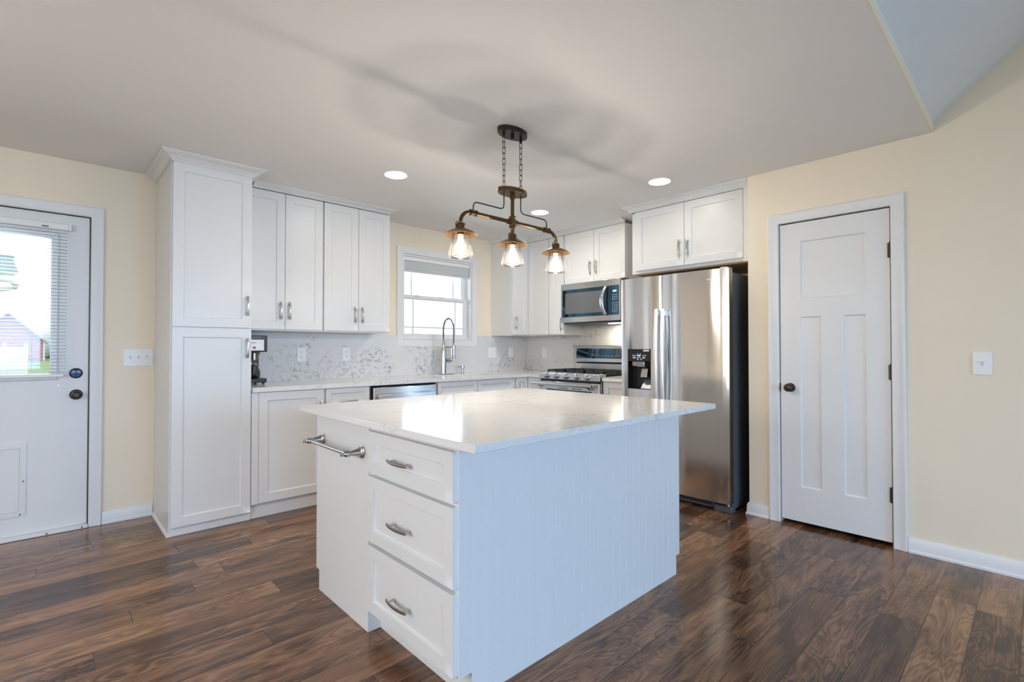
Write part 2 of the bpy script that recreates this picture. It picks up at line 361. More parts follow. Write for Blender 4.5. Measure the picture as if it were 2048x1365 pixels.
# ---------------- moulding helpers
CASE = [(0, 0), (0, 0.010), (0.006, 0.014), (0.014, 0.013), (0.045, 0.016), (0.054, 0.020), (0.064, 0.020), (0.068, 0.015), (0.068, 0)]
BASE = [(0, 0), (0.020, 0), (0.020, 0.012), (0.014, 0.018), (0.012, 0.07), (0.007, 0.083), (0, 0.086)]
mp_back = lambda u, v, h: Vector((u, YB - 0.0005 - h, v))
mp_pant = lambda u, v, h: Vector((XP - 0.0005 - h, u, v))
# trim round the entry door, pantry door, kitchen window
struct('trim_1', MB().sweep([(-0.722, 0.001), (-0.722, 2.078), (0.222, 2.078), (0.222, 0.001)], CASE, mp_back), M['trim'], 'white casing around the glazed entry door', 'door casing')
struct('trim_2', MB().sweep([(0.605, 0.001), (0.605, 2.055), (1.232, 2.055), (1.232, 0.001)][::-1], [(-o, h) for o, h in CASE], mp_pant), M['trim'], 'white moulded casing around the pantry door', 'door casing')
m = MB().sweep([(2.613, 1.282), (2.613, 2.15), (3.497, 2.15), (3.497, 1.282)], [(0, 0), (0, 0.012), (0.062, 0.018), (0.07, 0.018), (0.07, 0)], mp_back, closed=True)
struct('trim_3', m, M['trim'], 'white casing around the kitchen window', 'window casing')
mp_floor = lambda u, v, h: Vector((u, v, h + 0.0005))
struct('baseboard_back', MB().sweep([(0.572, YB - .0005), (0.292, YB - .0005)][::-1], [(-o, h) for o, h in BASE], mp_floor), M['trim'], 'white baseboard between entry door and tall cabinet', 'baseboard')
struct('baseboard_left', MB().sweep([(-2.79, YB - .0005), (-0.792, YB - .0005)], [(-o, h) for o, h in BASE], mp_floor), M['trim'], 'white baseboard left of the entry door', 'baseboard')
struct('baseboard_right', MB().sweep([(XP - .0005, 0.535), (XP - .0005, -4.19)], [(-o, h) for o, h in BASE], mp_floor), M['trim'], 'white baseboard right of the pantry door', 'baseboard')
struct('baseboard_recess', MB().sweep([(XP + 0.30, 1.4405), (XP - .0005, 1.4405), (XP - .0005, 1.302)], [(-o, h) for o, h in BASE], mp_floor), M['trim'], 'white baseboard wrapping the wall corner beside the refrigerator', 'baseboard')

# ------------------------------------------------------------------ door_1: glazed entry door
d1 = thing('door_1', 'white half-glazed entry door with pet flap and blue deadbolt cover', 'door', (-0.245, 4.41, 0)); d1['kind'] = 'structure'
O = (-0.245, 4.41, 0)
m = MB()
gx0, gx1, gz0, gz1 = -0.516, 0.026, 1.03, 1.91
m.box(-0.705, gx0, 4.385, 4.43, 0.032, 2.0718); m.box(gx1, 0.2147, 4.385, 4.43, 0.032, 2.0718); m.box(gx0, gx1, 4.385, 4.43, 0.032, gz0); m.box(gx0, gx1, 4.385, 4.43, gz1, 2.0718)
obj('panel', m, M['door'], d1, org=O)
lf = obj('glazing_frame', MB().sweep([(gx0, gz0), (gx0, gz1), (gx1, gz1), (gx1, gz0)], [(0, -0.02), (0, 0.004), (0.008, 0.011), (0.032, 0.012), (0.042, 0.002), (0.042, -0.001)], lambda u, v, h: Vector((u, 4.384 - h, v)), closed=True), M['trim'], d1, org=O)
obj('pane', MB().box(gx0 + .001, gx1 - .001, 4.404, 4.408, gz0 + .001, gz1 - .001), M['pane'], lf, org=O)
pf = obj('pet_flap', MB().sweep([(-0.40, 0.172), (-0.40, 0.568), (-0.108, 0.568), (-0.108, 0.172)], [(0, 0), (0, 0.006), (0.02, 0.009), (0.031, 0.007), (0.031, 0)], lambda u, v, h: Vector((u, 4.3845 - h, v)), closed=True), M['door'], d1, org=O)
obj('flap_cover', MB().box(-0.399, -0.109, 4.379, 4.3845, 0.173, 0.567), M['door'], pf, org=O)
m = MB()
for x, z in ((-0.09, 0.36), (-0.103, 0.155), (-0.395, 0.155), (-0.395, 0.36)): m.cyl((x, 4.3765, z), (x, 4.372, z), 0.004, 10)
obj('screw', m, M['bronze'], pf, org=O)
m = MB().lathe([(0.034, 0), (0.034, 0.006), (0.030, 0.010), (0.026, 0.011)], (0.153, 4.3845, 1.030), (0, -1, 0), 28)
db = obj('deadbolt', m, M['bronze'], d1, org=O, label='round deadbolt with a blue face')
m = MB().lathe([(0.027, 0), (0.025, 0.004), (0.010, 0.006)], (0.153, 4.3730, 1.030), (0, -1, 0), 24); m.box(0.140, 0.166, 4.356, 4.368, 1.026, 1.034)
obj('thumb_turn', m, M['blue'], db, org=O)
m = MB().lathe([(0.034, 0), (0.034, 0.004), (0.029, 0.010), (0.013, 0.013), (0.012, 0.030), (0.022, 0.036), (0.0265, 0.046), (0.024, 0.056), (0.016, 0.060), (0.014, 0.058), (0.006, 0.058)], (0.155, 4.3845, 0.888), (0, -1, 0), 28)
obj('knob', m, M['bronze'], d1, org=O, label='dark bronze door knob')
m = MB()
for x, z in ((0.068, 0.955), (0.068, 0.948)): m.cyl((x, 4.3855, z), (x, 4.383, z), 0.004, 10)
obj('blind_clip', m, M['nickel'], d1, org=O)
obj('latch_plate', MB().box(0.2148, 0.2163, 4.386, 4.424, 0.86, 0.915), M['bronze'], d1, org=O)
m = MB().box(-0.72, 0.220, 4.350, 4.46, 0.001, 0.022)
th = struct('trim_4', m, M['trim'], 'white metal threshold under the entry door', 'threshold', bevel=0.003)
m = MB()
for x in (0.19, 0.02, -0.2, -0.45): m.cyl((x, 4.352, 0.012), (x, 4.345, 0.012), 0.0045, 10)
obj('screw', m, M['bronze'], th)
# dark jamb strip in the gap round the door
struct('trim_5', MB().box(0.2165, 0.2218, 4.376, 4.52, 0.022, 2.072).box(-0.7215, -0.7065, 4.376, 4.52, 0.022, 2.072).box(-0.7065, 0.2165, 4.376, 4.52, 2.0735, 2.0775), M['bronze'], 'thin dark strip in the gap around the entry door', 'weatherstrip')

# window blind hung on the entry door
bl = thing('window_blind', 'white horizontal mini blind hanging over the entry door glass', 'blind', (-0.245, 4.355, 1.01))
OB = (-0.245, 4.355, 1.01)
obj('headrail', MB().box(-0.60, 0.108, 4.342, 4.372, 1.965, 2.003), M['blind'], bl, org=OB, bevel=0.003)
obj('end_bracket', MB().box(0.1085, 0.122, 4.339, 4.374, 1.962, 2.006), M['plate'], bl, org=OB, bevel=0.002)
obj('bottom_rail', MB().box(-0.595, 0.092, 4.338, 4.365, 1.010, 1.030), M['blind'], bl, org=OB, bevel=0.004)
m = MB()
nsl = 43
for i in range(nsl):
    z = 1.043 + i * 0.0215
    m.poly([(-0.595, 4.340, z - 0.001), (0.102, 4.340, z - 0.001), (0.102, 4.354, z + 0.0012), (-0.595, 4.354, z + 0.0012), (0.102, 4.367, z - 0.001), (-0.595, 4.367, z - 0.001)], [(0, 1, 2, 3), (3, 2, 4, 5)])
sl = obj('slats', m, M['blind'], bl, org=OB)
sd = sl.modifiers.new('thick', 'SOLIDIFY'); sd.thickness = 0.0007
m = MB()
for x in (-0.42, -0.06): m.cyl((x, 4.3535, 1.02), (x, 4.3535, 1.97), 0.0008, 6)
obj('ladder_cord', m, M['plate'], bl, org=OB)
obj('cord_lock', MB().box(-0.02, 0.012, 4.3385, 4.3415, 1.973, 1.981), M['greylegend'], bl, org=OB)

# ------------------------------------------------------------------ door_2: pantry door
d2 = thing('door_2', 'white three-panel pantry door with dark knob', 'door', (XP + 0.03, 0.9185, 0)); d2['kind'] = 'structure'
O = (XP + 0.03, 0.9185, 0)
def panel_door(mb, u0, u1, v0, v1, panels, mp, t, rec=0.009, bev=0.006):
    """face with sunk panels; mp(u,v,h): h into the door"""
    us = sorted({u0, u1, *[p[0] for p in panels], *[p[1] for p in panels]}); vv = sorted({v0, v1, *[p[2] for p in panels], *[p[3] for p in panels]})
    def inside(a, b, c, d): return any(p[0] - 1e-6 <= a and b <= p[1] + 1e-6 and p[2] - 1e-6 <= c and d <= p[3] + 1e-6 for p in panels)
    for a, b in zip(us, us[1:]):
        for c, d in zip(vv, vv[1:]):
            if not inside(a, b, c, d): mb.poly([mp(a, c, 0), mp(b, c, 0), mp(b, d, 0), mp(a, d, 0)], [(0, 1, 2, 3)])
    for a, b, c, d in panels:
        o = [(a, c), (b, c), (b, d), (a, d)]; i_ = [(a + bev, c + bev), (b - bev, c + bev), (b - bev, d - bev), (a + bev, d - bev)]
        mb.poly([mp(*p, 0) for p in o] + [mp(*p, rec) for p in i_], [(0, 1, 5, 4), (1, 2, 6, 5), (2, 3, 7, 6), (3, 0, 4, 7), (4, 5, 6, 7)])
    mb.poly([mp(u0, v0, 0), mp(u1, v0, 0), mp(u1, v1, 0), mp(u0, v1, 0), mp(u0, v0, t), mp(u1, v0, t), mp(u1, v1, t), mp(u0, v1, t)], [(0, 1, 5, 4), (1, 2, 6, 5), (2, 3, 7, 6), (3, 0, 4, 7), (4, 5, 6, 7)])
    bmesh.ops.remove_doubles(mb.b, verts=mb.b.verts, dist=1e-5)
    return mb
m = panel_door(MB(), 0.612, 1.226, 0.028, 2.047, [(0.732, 1.100, 1.530, 1.920), (0.98, 1.104, 0.260, 1.408), (0.732, 0.854, 0.260, 1.408)], lambda u, v, h: Vector((XP + 0.004 + h, u, v)), 0.036, 0.009, 0.008)
obj('panel', m, M['door'], d2, org=O)
m = MB().lathe([(0.030, 0), (0.030, 0.004), (0.025, 0.010), (0.011, 0.013), (0.010, 0.030), (0.021, 0.036), (0.0265, 0.046), (0.0265, 0.054), (0.020, 0.062), (0.004, 0.064)], (XP + 0.0035, 1.165, 0.928), (-1, 0, 0), 28)
obj('knob', m, M['bronze'], d2, org=O, label='round dark bronze knob')
for z in (1.789, 1.05, 0.312):
    m = MB().cyl((XP - 0.004, 0.6085, z - 0.046), (XP - 0.004, 0.6085, z + 0.046), 0.0065, 12); m.box(XP - 0.0035, XP + 0.003, 0.6135, 0.622, z - 0.044, z + 0.044); m.ball((XP - 0.004, 0.6085, z + 0.047), 0.006, 10, 6)
    obj('hinge', m, M['bronze'], d2, org=O)
obj('strike_plate', MB().box(XP - 0.0012, XP + 0.02, 1.2275, 1.2312, 0.90, 0.957), M['bronze'], d2, org=O)
struct('trim_6', MB().box(XP + 0.002, XP + 0.108, 1.2315, 1.2345, 0.001, 2.06), M['trim'], 'door jamb beside the pantry door latch', 'door jamb')

# ------------------------------------------------------------------ window_1: kitchen window
w1 = thing('window_1', 'white double-hung kitchen window above the sink', 'window', (3.055, 4.46, 1.282)); w1['kind'] = 'structure'
O = (3.055, 4.46, 1.282)
m = MB().sweep([(2.615, 1.284), (2.615, 2.148), (3.495, 2.148), (3.495, 1.284)], [(0, 0.0), (-0.018, 0.0), (-0.018, 0.155), (0, 0.155)], lambda u, v, h: Vector((u, YB + 0.001 + h, v)), closed=True)
obj('jamb_liner', m, M['trim'], w1, org=O)
def sash(z0, z1, y, horiz):
    s = obj('sash', MB().sweep([(2.634, z0), (2.634, z1), (3.476, z1), (3.476, z0)], [(0, 0.0), (-0.034, 0.0), (-0.044, 0.012), (-0.044, 0.03), (0, 0.03)], lambda u, v, h: Vector((u, y + h, v)), closed=True), M['trim'], w1, org=O)
    obj('pane', MB().box(2.676, 3.434, y + 0.016, y + 0.020, z0 + 0.042, z1 - 0.042), M['pane'], s, org=O)
    m = MB()
    for x in (2.785, 3.325): m.box(x - 0.009, x + 0.009, y + 0.011, y + 0.0155, z0 + 0.043, z1 - 0.043)
    for z in horiz: m.box(2.677, 3.433, y + 0.0112, y + 0.0153, z - 0.008, z + 0.008)
    obj('muntins', m, M['trim'], s, org=O); return s
sash(1.300, 1.745, 4.445, [1.412]); sash(1.700, 2.130, 4.478, [])
obj('sash_lock', MB().box(3.10, 3.15, 4.432, 4.4445, 1.735, 1.748).box(2.80, 2.84, 4.432, 4.4445, 1.735, 1.748), M['trim'], w1, org=O, bevel=0.003)
sh = thing('cellular_shade', 'pale grey fabric shade raised to the top of the kitchen window', 'window shade', (3.055, 4.40, 1.99))
O = (3.055, 4.40, 1.99)
obj('headrail', MB().box(2.636, 3.474, 4.384, 4.424, 2.088, 2.128), M['plate'], sh, org=O, bevel=0.003)
m = MB(); pr = []
for i in range(11): pr.append((4.388 + (0.0 if i % 2 else 0.006), 2.087 - i * 0.0095))
pr2 = [(8.810 - y, z) for y, z in pr[::-1]]
m.prism(pr + pr2, 'x', 2.642, 3.468); obj('pleats', m, M['fabric'], sh, org=O)
obj('bottom_rail', MB().box(2.638, 3.472, 4.386, 4.424, 1.975, 1.9915), M['fabric'], sh, org=O, bevel=0.002)

# ------------------------------------------------------------------ cabinet kit
def handle_mesh(L=0.135, horiz=False):
    m = MB(); n = 13; pts = []
    for i in range(n):
        t = i / (n - 1) * 2 - 1
        pts.append((0, -0.030 + 0.010 * t * t, t * L / 2))
    m.tube(pts, 0.0045, 8, sx=1.55, up=(0, 1, 0))
    for s in (-1, 1):
        z = s * L * 0.36
        m.lathe([(0.0055, 0), (0.0045, 0.004), (0.004, 0.024)], (0, -0.0005, z), (0, -1, 0), 10)
    if horiz: m.xf(Matrix.Rotation(PI / 2, 4, 'Y'))
    return m.mesh('handle', M['nickel'])
HV, HH = handle_mesh(), handle_mesh(0.14, True)
def front(parent, name, loc, w, h, rotz=0.0, handle=None, rail=0.060, t=0.020):
    """shaker front: local origin lower-left of its outer face, x right, y inwards"""
    m = panel_door(MB(), 0, w, 0, h, [(rail, w - rail, rail, h - rail)] if rail else [], lambda u, v, d: Vector((u, d, v)), t, 0.009, 0.0025)
    o = obj(name, m, M['cab'], parent, loc, rotz, bevel=0.0014, seg=1)
    if handle:
        k, hx, hz = handle
        obj('handle', HV if k == 'v' else HH, None, o, (hx, 0, hz))
    return o
CROWN = [(0, 0), (0.008, 0.0), (0.008, 0.007), (0.013, 0.007), (0.013, 0.013), (0.018, 0.014), (0.024, 0.022), (0.034, 0.033), (0.044, 0.040), (0.050, 0.042), (0.050, 0.047), (0.057, 0.048), (0.062, 0.053), (0.062, 0.0615), (0, 0.0615)]
def crown(name, path, z, parent=None, org=None, h=0.0615, side=1, out=1.0):
    k = h / 0.0615
    return obj(name, MB().sweep(path, [(side * o * out, hh * k) for o, hh in CROWN], lambda u, v, hh: Vector((u, v, z + hh))), M['cab'], parent, org=org)

# ---- tall pantry cabinet
T0, T1, TY = 0.578, 1.050, 3.775
tc = thing('tall_cabinet', 'tall white pantry cabinet with two stacked doors beside the coffee maker', 'cabinet', (T0, TY, 0)); O = (T0, TY, 0)
obj('carcass', MB().box(T0 + 0.018, T1, TY, YB - 0.003, 0.10, 2.385), M['cab'], tc, org=O)
obj('side_panel', MB().box(T0, T0 + 0.0175, TY, YB - 0.003, 0.001, 2.385), M['cab'], tc, org=O)
m = MB().box(T0 - 0.0005, T1, TY + 0.0006, TY + 0.018, 0.001, 0.099); obj('toe_kick', m, M['cab'], tc, org=O)
m = MB().sweep([(T0 - 0.0005, YB - 0.024), (T0 - 0.0005, TY + 0.002)], [(-o, h) for o, h in [(0, 0), (0.012, 0), (0.011, 0.012), (0.006, 0.018), (0, 0.02)]], lambda u, v, h: Vector((u, v, h + 0.0008)))
obj('shoe_moulding', m, M['trim'], tc, org=O)
front(tc, 'door', (0.008, -0.021, 0.060), 0.460, 1.268, handle=('v', 0.432, 1.136))
front(tc, 'door', (0.008, -0.021, 1.336), 0.460, 1.058, handle=('v', 0.432, 0.152))
crown('crown_moulding', [(T0 + 0.008, YB - 0.003), (T0 + 0.008, TY - 0.022), (T1, TY - 0.022), (T1, 3.965)], 2.387, tc, O, 0.0525, -1, 1.15)

# ---- wall cabinets left of the window
def wall_cab(name, label, X0, X1, split, z0, z1, hz, Y=4.04, gap=0.004):
    c = thing(name, label, 'cabinet', (X0, Y, z0))
    obj('carcass', MB().box(0, X1 - X0, 0, YB - 0.003 - Y, 0, z1 - z0), M['cab'], c, bevel=0.001)
    front(c, 'door', (0.006, -0.021, 0.012), split - X0 - 0.006 - gap / 2, z1 - z0 - 0.016, handle=('v', split - X0 - 0.006 - gap / 2 - 0.032, hz - z0 - 0.012))
    front(c, 'door', (split - X0 + gap / 2, -0.021, 0.012), X1 - split - 0.006 - gap / 2, z1 - z0 - 0.016, handle=('v', 0.030, hz - z0 - 0.012))
    return c
g = 'white wall cabinets around the kitchen'
wall_cab('wall_cabinet', 'white two-door wall cabinet hung right beside the tall pantry cabinet', 1.052, 1.660, 1.3595, 1.330, 2.402, 1.487)['group'] = g
wall_cab('wall_cabinet', 'white two-door wall cabinet immediately left of the kitchen window', 1.662, 2.272, 1.968, 1.330, 2.402, 1.482)['group'] = g
tag(crown('crown_moulding', [(1.121, 4.018), (2.252, 4.018), (2.252, YB - 0.003)], 2.4025, None, None, 0.037, -1), 'white crown moulding along the wall cabinets left of the window', 'moulding')

# ---- corner wall cabinet (two faces meeting in the corner)
K0, KY, KX, K1 = 3.790, 4.040, 4.062, 3.700
cc = thing('corner_cabinet', 'white L-shaped corner wall cabinet right of the window', 'cabinet', (K0, KY, 1.335), group=g); O = (K0, KY, 1.335)
obj('carcass', MB().prism([(K0, YB - .003), (XK - .003, YB - .003), (XK - .003, K1), (KX, K1), (KX, KY), (K0, KY)], 'z', 1.335, 2.402), M['cab'], cc, org=O, bevel=0.001)
front(cc, 'door', (0.004, -0.021, 0.010), KX - 0.0225 - K0 - 0.004, 1.0555, handle=('v', 0.045, 0.135))
front(cc, 'door', (KX - 0.021 - K0, -0.022, 0.010), 4.018 - K1 - 0.004, 1.0555, R90)
# narrow cabinet between corner and microwave
nc = thing('wall_cabinet', 'narrow single-door white wall cabinet left of the microwave', 'cabinet', (4.062, 3.698, 1.335), R90, g)
obj('carcass', MB().box(0, 0.222, 0, XK - .003 - 4.062, 0, 1.067), M['cab'], nc, bevel=0.001)
front(nc, 'door', (0.003, -0.021, 0.010), 0.213, 1.0555, handle=('v', 0.186, 0.105))
# cabinet above the microwave
mc = thing('wall_cabinet', 'short white two-door wall cabinet above the microwave', 'cabinet', (4.062, 3.475, 1.870), R90, g)
obj('carcass', MB().box(0, 0.772, 0, XK - .003 - 4.062, 0, 0.532), M['cab'], mc, bevel=0.001)
front(mc, 'door', (0.008, -0.021, 0.003), 0.384, 0.5275, handle=('v', 0.344, 0.140))
front(mc, 'door', (0.396, -0.021, 0.003), 0.368, 0.5275, handle=('v', 0.030, 0.140))
tag(crown('crown_moulding', [(K0, YB - .003), (K0, 4.018), (4.040, 4.018), (4.040, 2.705)], 2.4025, None, None, 0.037, -1), 'white crown moulding over the corner, narrow and microwave cabinets', 'moulding')
# cabinet above the refrigerator
fc = thing('wall_cabinet', 'deep white two-door wall cabinet above the refrigerator', 'cabinet', (3.787, 2.462, 1.840), R90, g); D = XK - .003 - 3.787
obj('carcass', MB().box(0, 1.015, 0, D, 0.004, 0.545), M['cab'], fc, bevel=0.001)
obj('end_panel', MB().box(0.9775, 1.0195, -0.045, 0.0, -0.006, 0.545), M['cab'], fc, bevel=0.001)
obj('underside', MB().box(0.020, 1.000, 0.02, D, -0.004, 0.0035), M['ply'], fc, label='bare plywood underside')
front(fc, 'door', (0.040, -0.021, 0.030), 0.458, 0.513, handle=('v', 0.420, 0.140))
front(fc, 'door', (0.502, -0.021, 0.030), 0.462, 0.513, handle=('v', 0.028, 0.140))
tag(crown('crown_moulding', [(4.040, 2.464), (3.764, 2.464), (3.764, 1.444)], 2.3855, None, None, 0.054, -1, 0.9), 'white crown moulding above the refrigerator cabinet', 'moulding')
tag(obj('cleat', MB().box(3.9, XK - 0.004, 1.442, 1.462, 1.790, 1.832), M['ply']), 'bare wood support cleat under the refrigerator cabinet', 'cleat')

# ------------------------------------------------------------------ base cabinets
BY, BX = 3.775, 3.790
def base_cab(label, X0, X1, cut=False):
    c = thing('base_cabinet', label, 'cabinet', (X0, BY, 0), group='white base cabinets under the counters')
    obj('carcass', MB().box(0, X1 - X0, 0, YB - .003 - BY, 0.100, 0.886 if not cut else 0.70), M['cab'], c)
    obj('toe_kick', MB().box(0, X1 - X0, 0.012, 0.030, 0.001, 0.0995), M['cab'], c)
    return c
b = base_cab('white base cabinet with one wide door below the coffee maker', 1.052, 1.568)
front(b, 'door', (0.046, -0.021, 0.108), 0.464, 0.775, handle=('v', 0.437, 0.622)); obj('filler', MB().box(0.0, 0.044, -0.018, -0.0005, 0.105, 0.883), M['cab'], b)
b = base_cab('white base cabinet with top drawer immediately left of the dishwasher', 1.570, 1.942)
front(b, 'drawer', (0.006, -0.021, 0.732), 0.360, 0.151, handle=('h', 0.180, 0.046), rail=0.040); front(b, 'door', (0.006, -0.021, 0.108), 0.360, 0.618)
b = base_cab('white sink base cabinet with two false fronts under the window', 2.604, 3.587, True)
obj('face_frame', MB().box(0.001, 0.982, 0.0, 0.02, 0.7005, 0.886), M['cab'], b)
front(b, 'false_front', (0.004, -0.021, 0.732), 0.466, 0.151, rail=0.045); front(b, 'false_front', (0.476, -0.021, 0.732), 0.495, 0.151, rail=0.045)
front(b, 'door', (0.004, -0.021, 0.108), 0.466, 0.618); front(b, 'door', (0.476, -0.021, 0.108), 0.495, 0.618)
b = thing('base_cabinet', 'white corner base cabinet tucked beside the range', 'cabinet', (3.590, BY, 0), group='white base cabinets under the counters'); O = (3.590, BY, 0)
obj('carcass', MB().prism([(3.590, YB - .003), (XK - .003, YB - .003), (XK - .003, 3.552), (BX, 3.552), (BX, BY), (3.590, BY)], 'z', 0.100, 0.886), M['cab'], b, org=O)
obj('toe_kick', MB().prism([(3.590, BY + 0.03), (3.590, BY + 0.012), (BX + 0.012, BY + 0.012), (BX + 0.012, 3.553), (BX + 0.03, 3.553), (BX + 0.03, BY + 0.03)], 'z', 0.001, 0.0995), M['cab'], b, org=O)
front(b, 'door', (0.006, -0.021, 0.108), 0.168, 0.775, handle=('v', 0.060, 0.655), rail=0.045); front(b, 'door', (BX - 0.021 - 3.590, -0.022, 0.108), 0.195, 0.775, R90, rail=0.045)
b = thing('base_cabinet', 'narrow white base cabinet between range and refrigerator', 'cabinet', (BX, 2.772, 0), R90, 'white base cabinets under the counters')
obj('carcass', MB().box(0, 0.31, 0, XK - .003 - BX, 0.1, 0.886), M['cab'], b); obj('toe_kick', MB().box(0, 0.31, 0.012, 0.03, 0.001, 0.0995), M['cab'], b)
front(b, 'door', (0.004, -0.021, 0.108), 0.302, 0.775, handle=('v', 0.03, 0.60), rail=0.055)

# ------------------------------------------------------------------ counters, sink, backsplash
CZ0, CZ1, CF = 0.8875, 0.920, 3.735
m = MB(); sx0, sx1, sy0, sy1 = 2.790, 3.440, 3.845, 4.175
m.box(1.053, sx0, CF, YB - .002, CZ0, CZ1); m.box(sx0, sx1, CF, sy0, CZ0, CZ1); m.box(sx0, sx1, sy1, YB - .002, CZ0, CZ1)
m.prism([(sx1, CF), (3.752, CF), (3.752, 3.549), (XK - .002, 3.549), (XK - .002, YB - .002), (sx1, YB - .002)], 'z', CZ0, CZ1)
bmesh.ops.remove_doubles(m.b, verts=m.b.verts, dist=1e-5)
tag(obj('countertop', m, M['quartz']), 'white quartz L-shaped countertop under the window, with the sink', 'countertop')
tag(obj('countertop', MB().box(3.752, XK - .002, 2.462, 2.770, CZ0, CZ1), M['quartz'], bevel=0.002), 'short white quartz countertop between range and refrigerator', 'countertop')
sk = thing('sink', 'white undermount sink below the gooseneck faucet', 'sink', (3.115, 4.01, 0.70)); O = (3.115, 4.01, 0.70)
m = MB(); x0, x1, y0, y1 = sx0 - .006, sx1 + .006, sy0 - .006, sy1 + .006
m.box(x0, x1, y0, y1, 0.702, 0.712); m.box(x0, x0 + .012, y0, y1, 0.712, 0.8868); m.box(x1 - .012, x1, y0, y1, 0.712, 0.8868); m.box(x0 + .012, x1 - .012, y0, y0 + .012, 0.712, 0.8868); m.box(x0 + .012, x1 - .012, y1 - .012, y1, 0.712, 0.8868)
obj('basin', m, M['sink'], sk, org=O)
obj('drain', MB().lathe([(0.042, 0), (0.042, 0.004), (0.03, 0.005), (0.02, 0.002)], (3.115, 4.01, 0.7125), seg=24), M['chrome'], sk, org=O)
SB, SZ = YB - 0.020, 1.334
m = MB().box(1.053, 2.541, SB, YB - .001, CZ1 + .0005, SZ - 0.006).box(2.541, 3.569, SB, YB - .001, CZ1 + .0005, 1.211).box(3.569, XK - .001, SB, YB - .001, CZ1 + .0005, SZ - 0.001)
tag(obj('backsplash', m, M['splash']), 'grey-veined quartz backsplash along the window wall', 'backsplash')
m = MB().box(XK - 0.020, XK - .001, 2.462, SB - .0005, CZ1 + .0005, SZ - .001)
m.box(XK - 0.020, XK - .001, 2.71, 3.474, SZ - .001, 1.869)
tag(obj('backsplash', m, M['splash']), 'grey-veined quartz backsplash behind the range', 'backsplash')

# ------------------------------------------------------------------ dishwasher
dw = thing('dishwasher', 'stainless dishwasher with bar handle under the left counter', 'dishwasher', (1.948, 3.765, 0))
obj('tub', MB().box(0.018, 0.640, 0.03, 0.59, 0.06, 0.878), M['dark'], dw)
obj('gap_strip', MB().box(0.002, 0.0155, 0.012, 0.30, 0.09, 0.880), M['basket'], dw)
obj('door', MB().box(0.020, 0.640, -0.022, 0.0295, 0.11, 0.868), M['steel'], dw, bevel=0.004)
m = MB().box(0.052, 0.608, -0.068, -0.050, 0.770, 0.812)
m.box(0.060, 0.085, -0.050, -0.0225, 0.775, 0.805); m.box(0.575, 0.600, -0.050, -0.0225, 0.775, 0.805)
obj('handle', m, M['steel'], dw, bevel=0.004)
obj('toe_panel', MB().box(0.020, 0.640, 0.03, 0.05, 0.001, 0.058), M['black'], dw)

# ------------------------------------------------------------------ faucet, soap pump
fa = thing('faucet', 'tall chrome spring-neck faucet behind the sink', 'faucet', (3.005, 4.225, CZ1)); O = (0, 0, 0)
m = MB()
dp = [(0.125 * math.cos(a) * (1 if abs(math.cos(a)) > .3 else 1) + 0.015, 0.028 * math.sin(a)) for a in [2 * PI * i / 32 for i in range(32)]]
m.prism(dp, 'z', 0.0005, 0.007); obj('deck_plate', m, M['chrome'], fa, bevel=0.001)
obj('body', MB().lathe([(0.030, 0.0072), (0.030, 0.245), (0.026, 0.262), (0.018, 0.275), (0.016, 0.29), (0.016, 0.34), (0.0135, 0.345)], seg=24), M['chrome'], fa)
R = 0.066; arc = []
for i in range(8): arc.append((0, 0, 0.345 + i * 0.0175))
for i in range(1, 20): a = PI - PI * i / 19; arc.append((R + R * math.cos(a), 0, 0.467 + (R * 1.75) * math.sin(a)))
for i in range(1, 10): arc.append((2 * R, 0, 0.467 - i * 0.0165))
obj('hose', MB().tube(arc, 0.0075, 10), M['greylegend'], fa)
P = [Vector(p) for p in arc]; L = [0]
for a, b_ in zip(P, P[1:]): L.append(L[-1] + (b_ - a).length)
coil = []; turns = 44; N = turns * 10
for i in range(N + 1):
    sarc = L[-1] * i / N; j = max(k for k in range(len(L)) if L[k] <= sarc + 1e-9); j = min(j, len(P) - 2)
    f_ = (sarc - L[j]) / (L[j + 1] - L[j]); p = P[j].lerp(P[j + 1], f_); t = (P[j + 1] - P[j]).normalized(); n2 = Vector((0, 1, 0)); n1 = n2.cross(t)
    a = 2 * PI * i / 10; coil.append(p + (n1 * math.cos(a) + n2 * math.sin(a)) * 0.0125)
obj('spring', MB().tube(coil, 0.0026, 6), M['chrome'], fa)
obj('spray_head', MB().lathe([(0.013, 0), (0.017, -0.008), (0.013, -0.02), (0.0165, -0.035), (0.0165, -0.11), (0.021, -0.130), (0.022, -0.152), (0.017, -0.156)], (2 * R, 0, 0.318), seg=20), M['chrome'], fa)
m = MB().tube([(0.0, 0, 0.282), (0.04, 0, 0.284), (2 * R - 0.016, 0, 0.284)], 0.006, 10); m.lathe([(0.020, -0.009), (0.020, 0.009)], (2 * R, 0, 0.284), seg=18); m.tube([(0.028, 0, 0.155), (0.05, 0, 0.155), (0.085, 0, 0.162), (2 * R - 0.01, 0, 0.185)], [0.006, 0.006, 0.006, 0.006], 10); m.tube([(2 * R - 0.03, 0, 0.19), (2 * R - 0.03, 0, 0.282)], 0.005, 8)
obj('support_arm', m, M['chrome'], fa)
m = MB().cyl((0.0295, 0, 0.145), (0.085, -0.002, 0.145), 0.021, 18); m.cyl((0.0855, -0.002, 0.145), (0.10, -0.004, 0.15), 0.015, 16); m.tube([(0.092, -0.003, 0.15), (0.11, -0.03, 0.19)], 0.005, 8)
obj('lever', m, M['chrome'], fa)
sp = thing('soap_dispenser', 'small chrome soap pump right of the faucet', 'soap dispenser', (3.255, 4.225, CZ1))
obj('base', MB().lathe([(0.022, 0.0005), (0.022, 0.004), (0.012, 0.01), (0.012, 0.05)], seg=18), M['chrome'], sp)
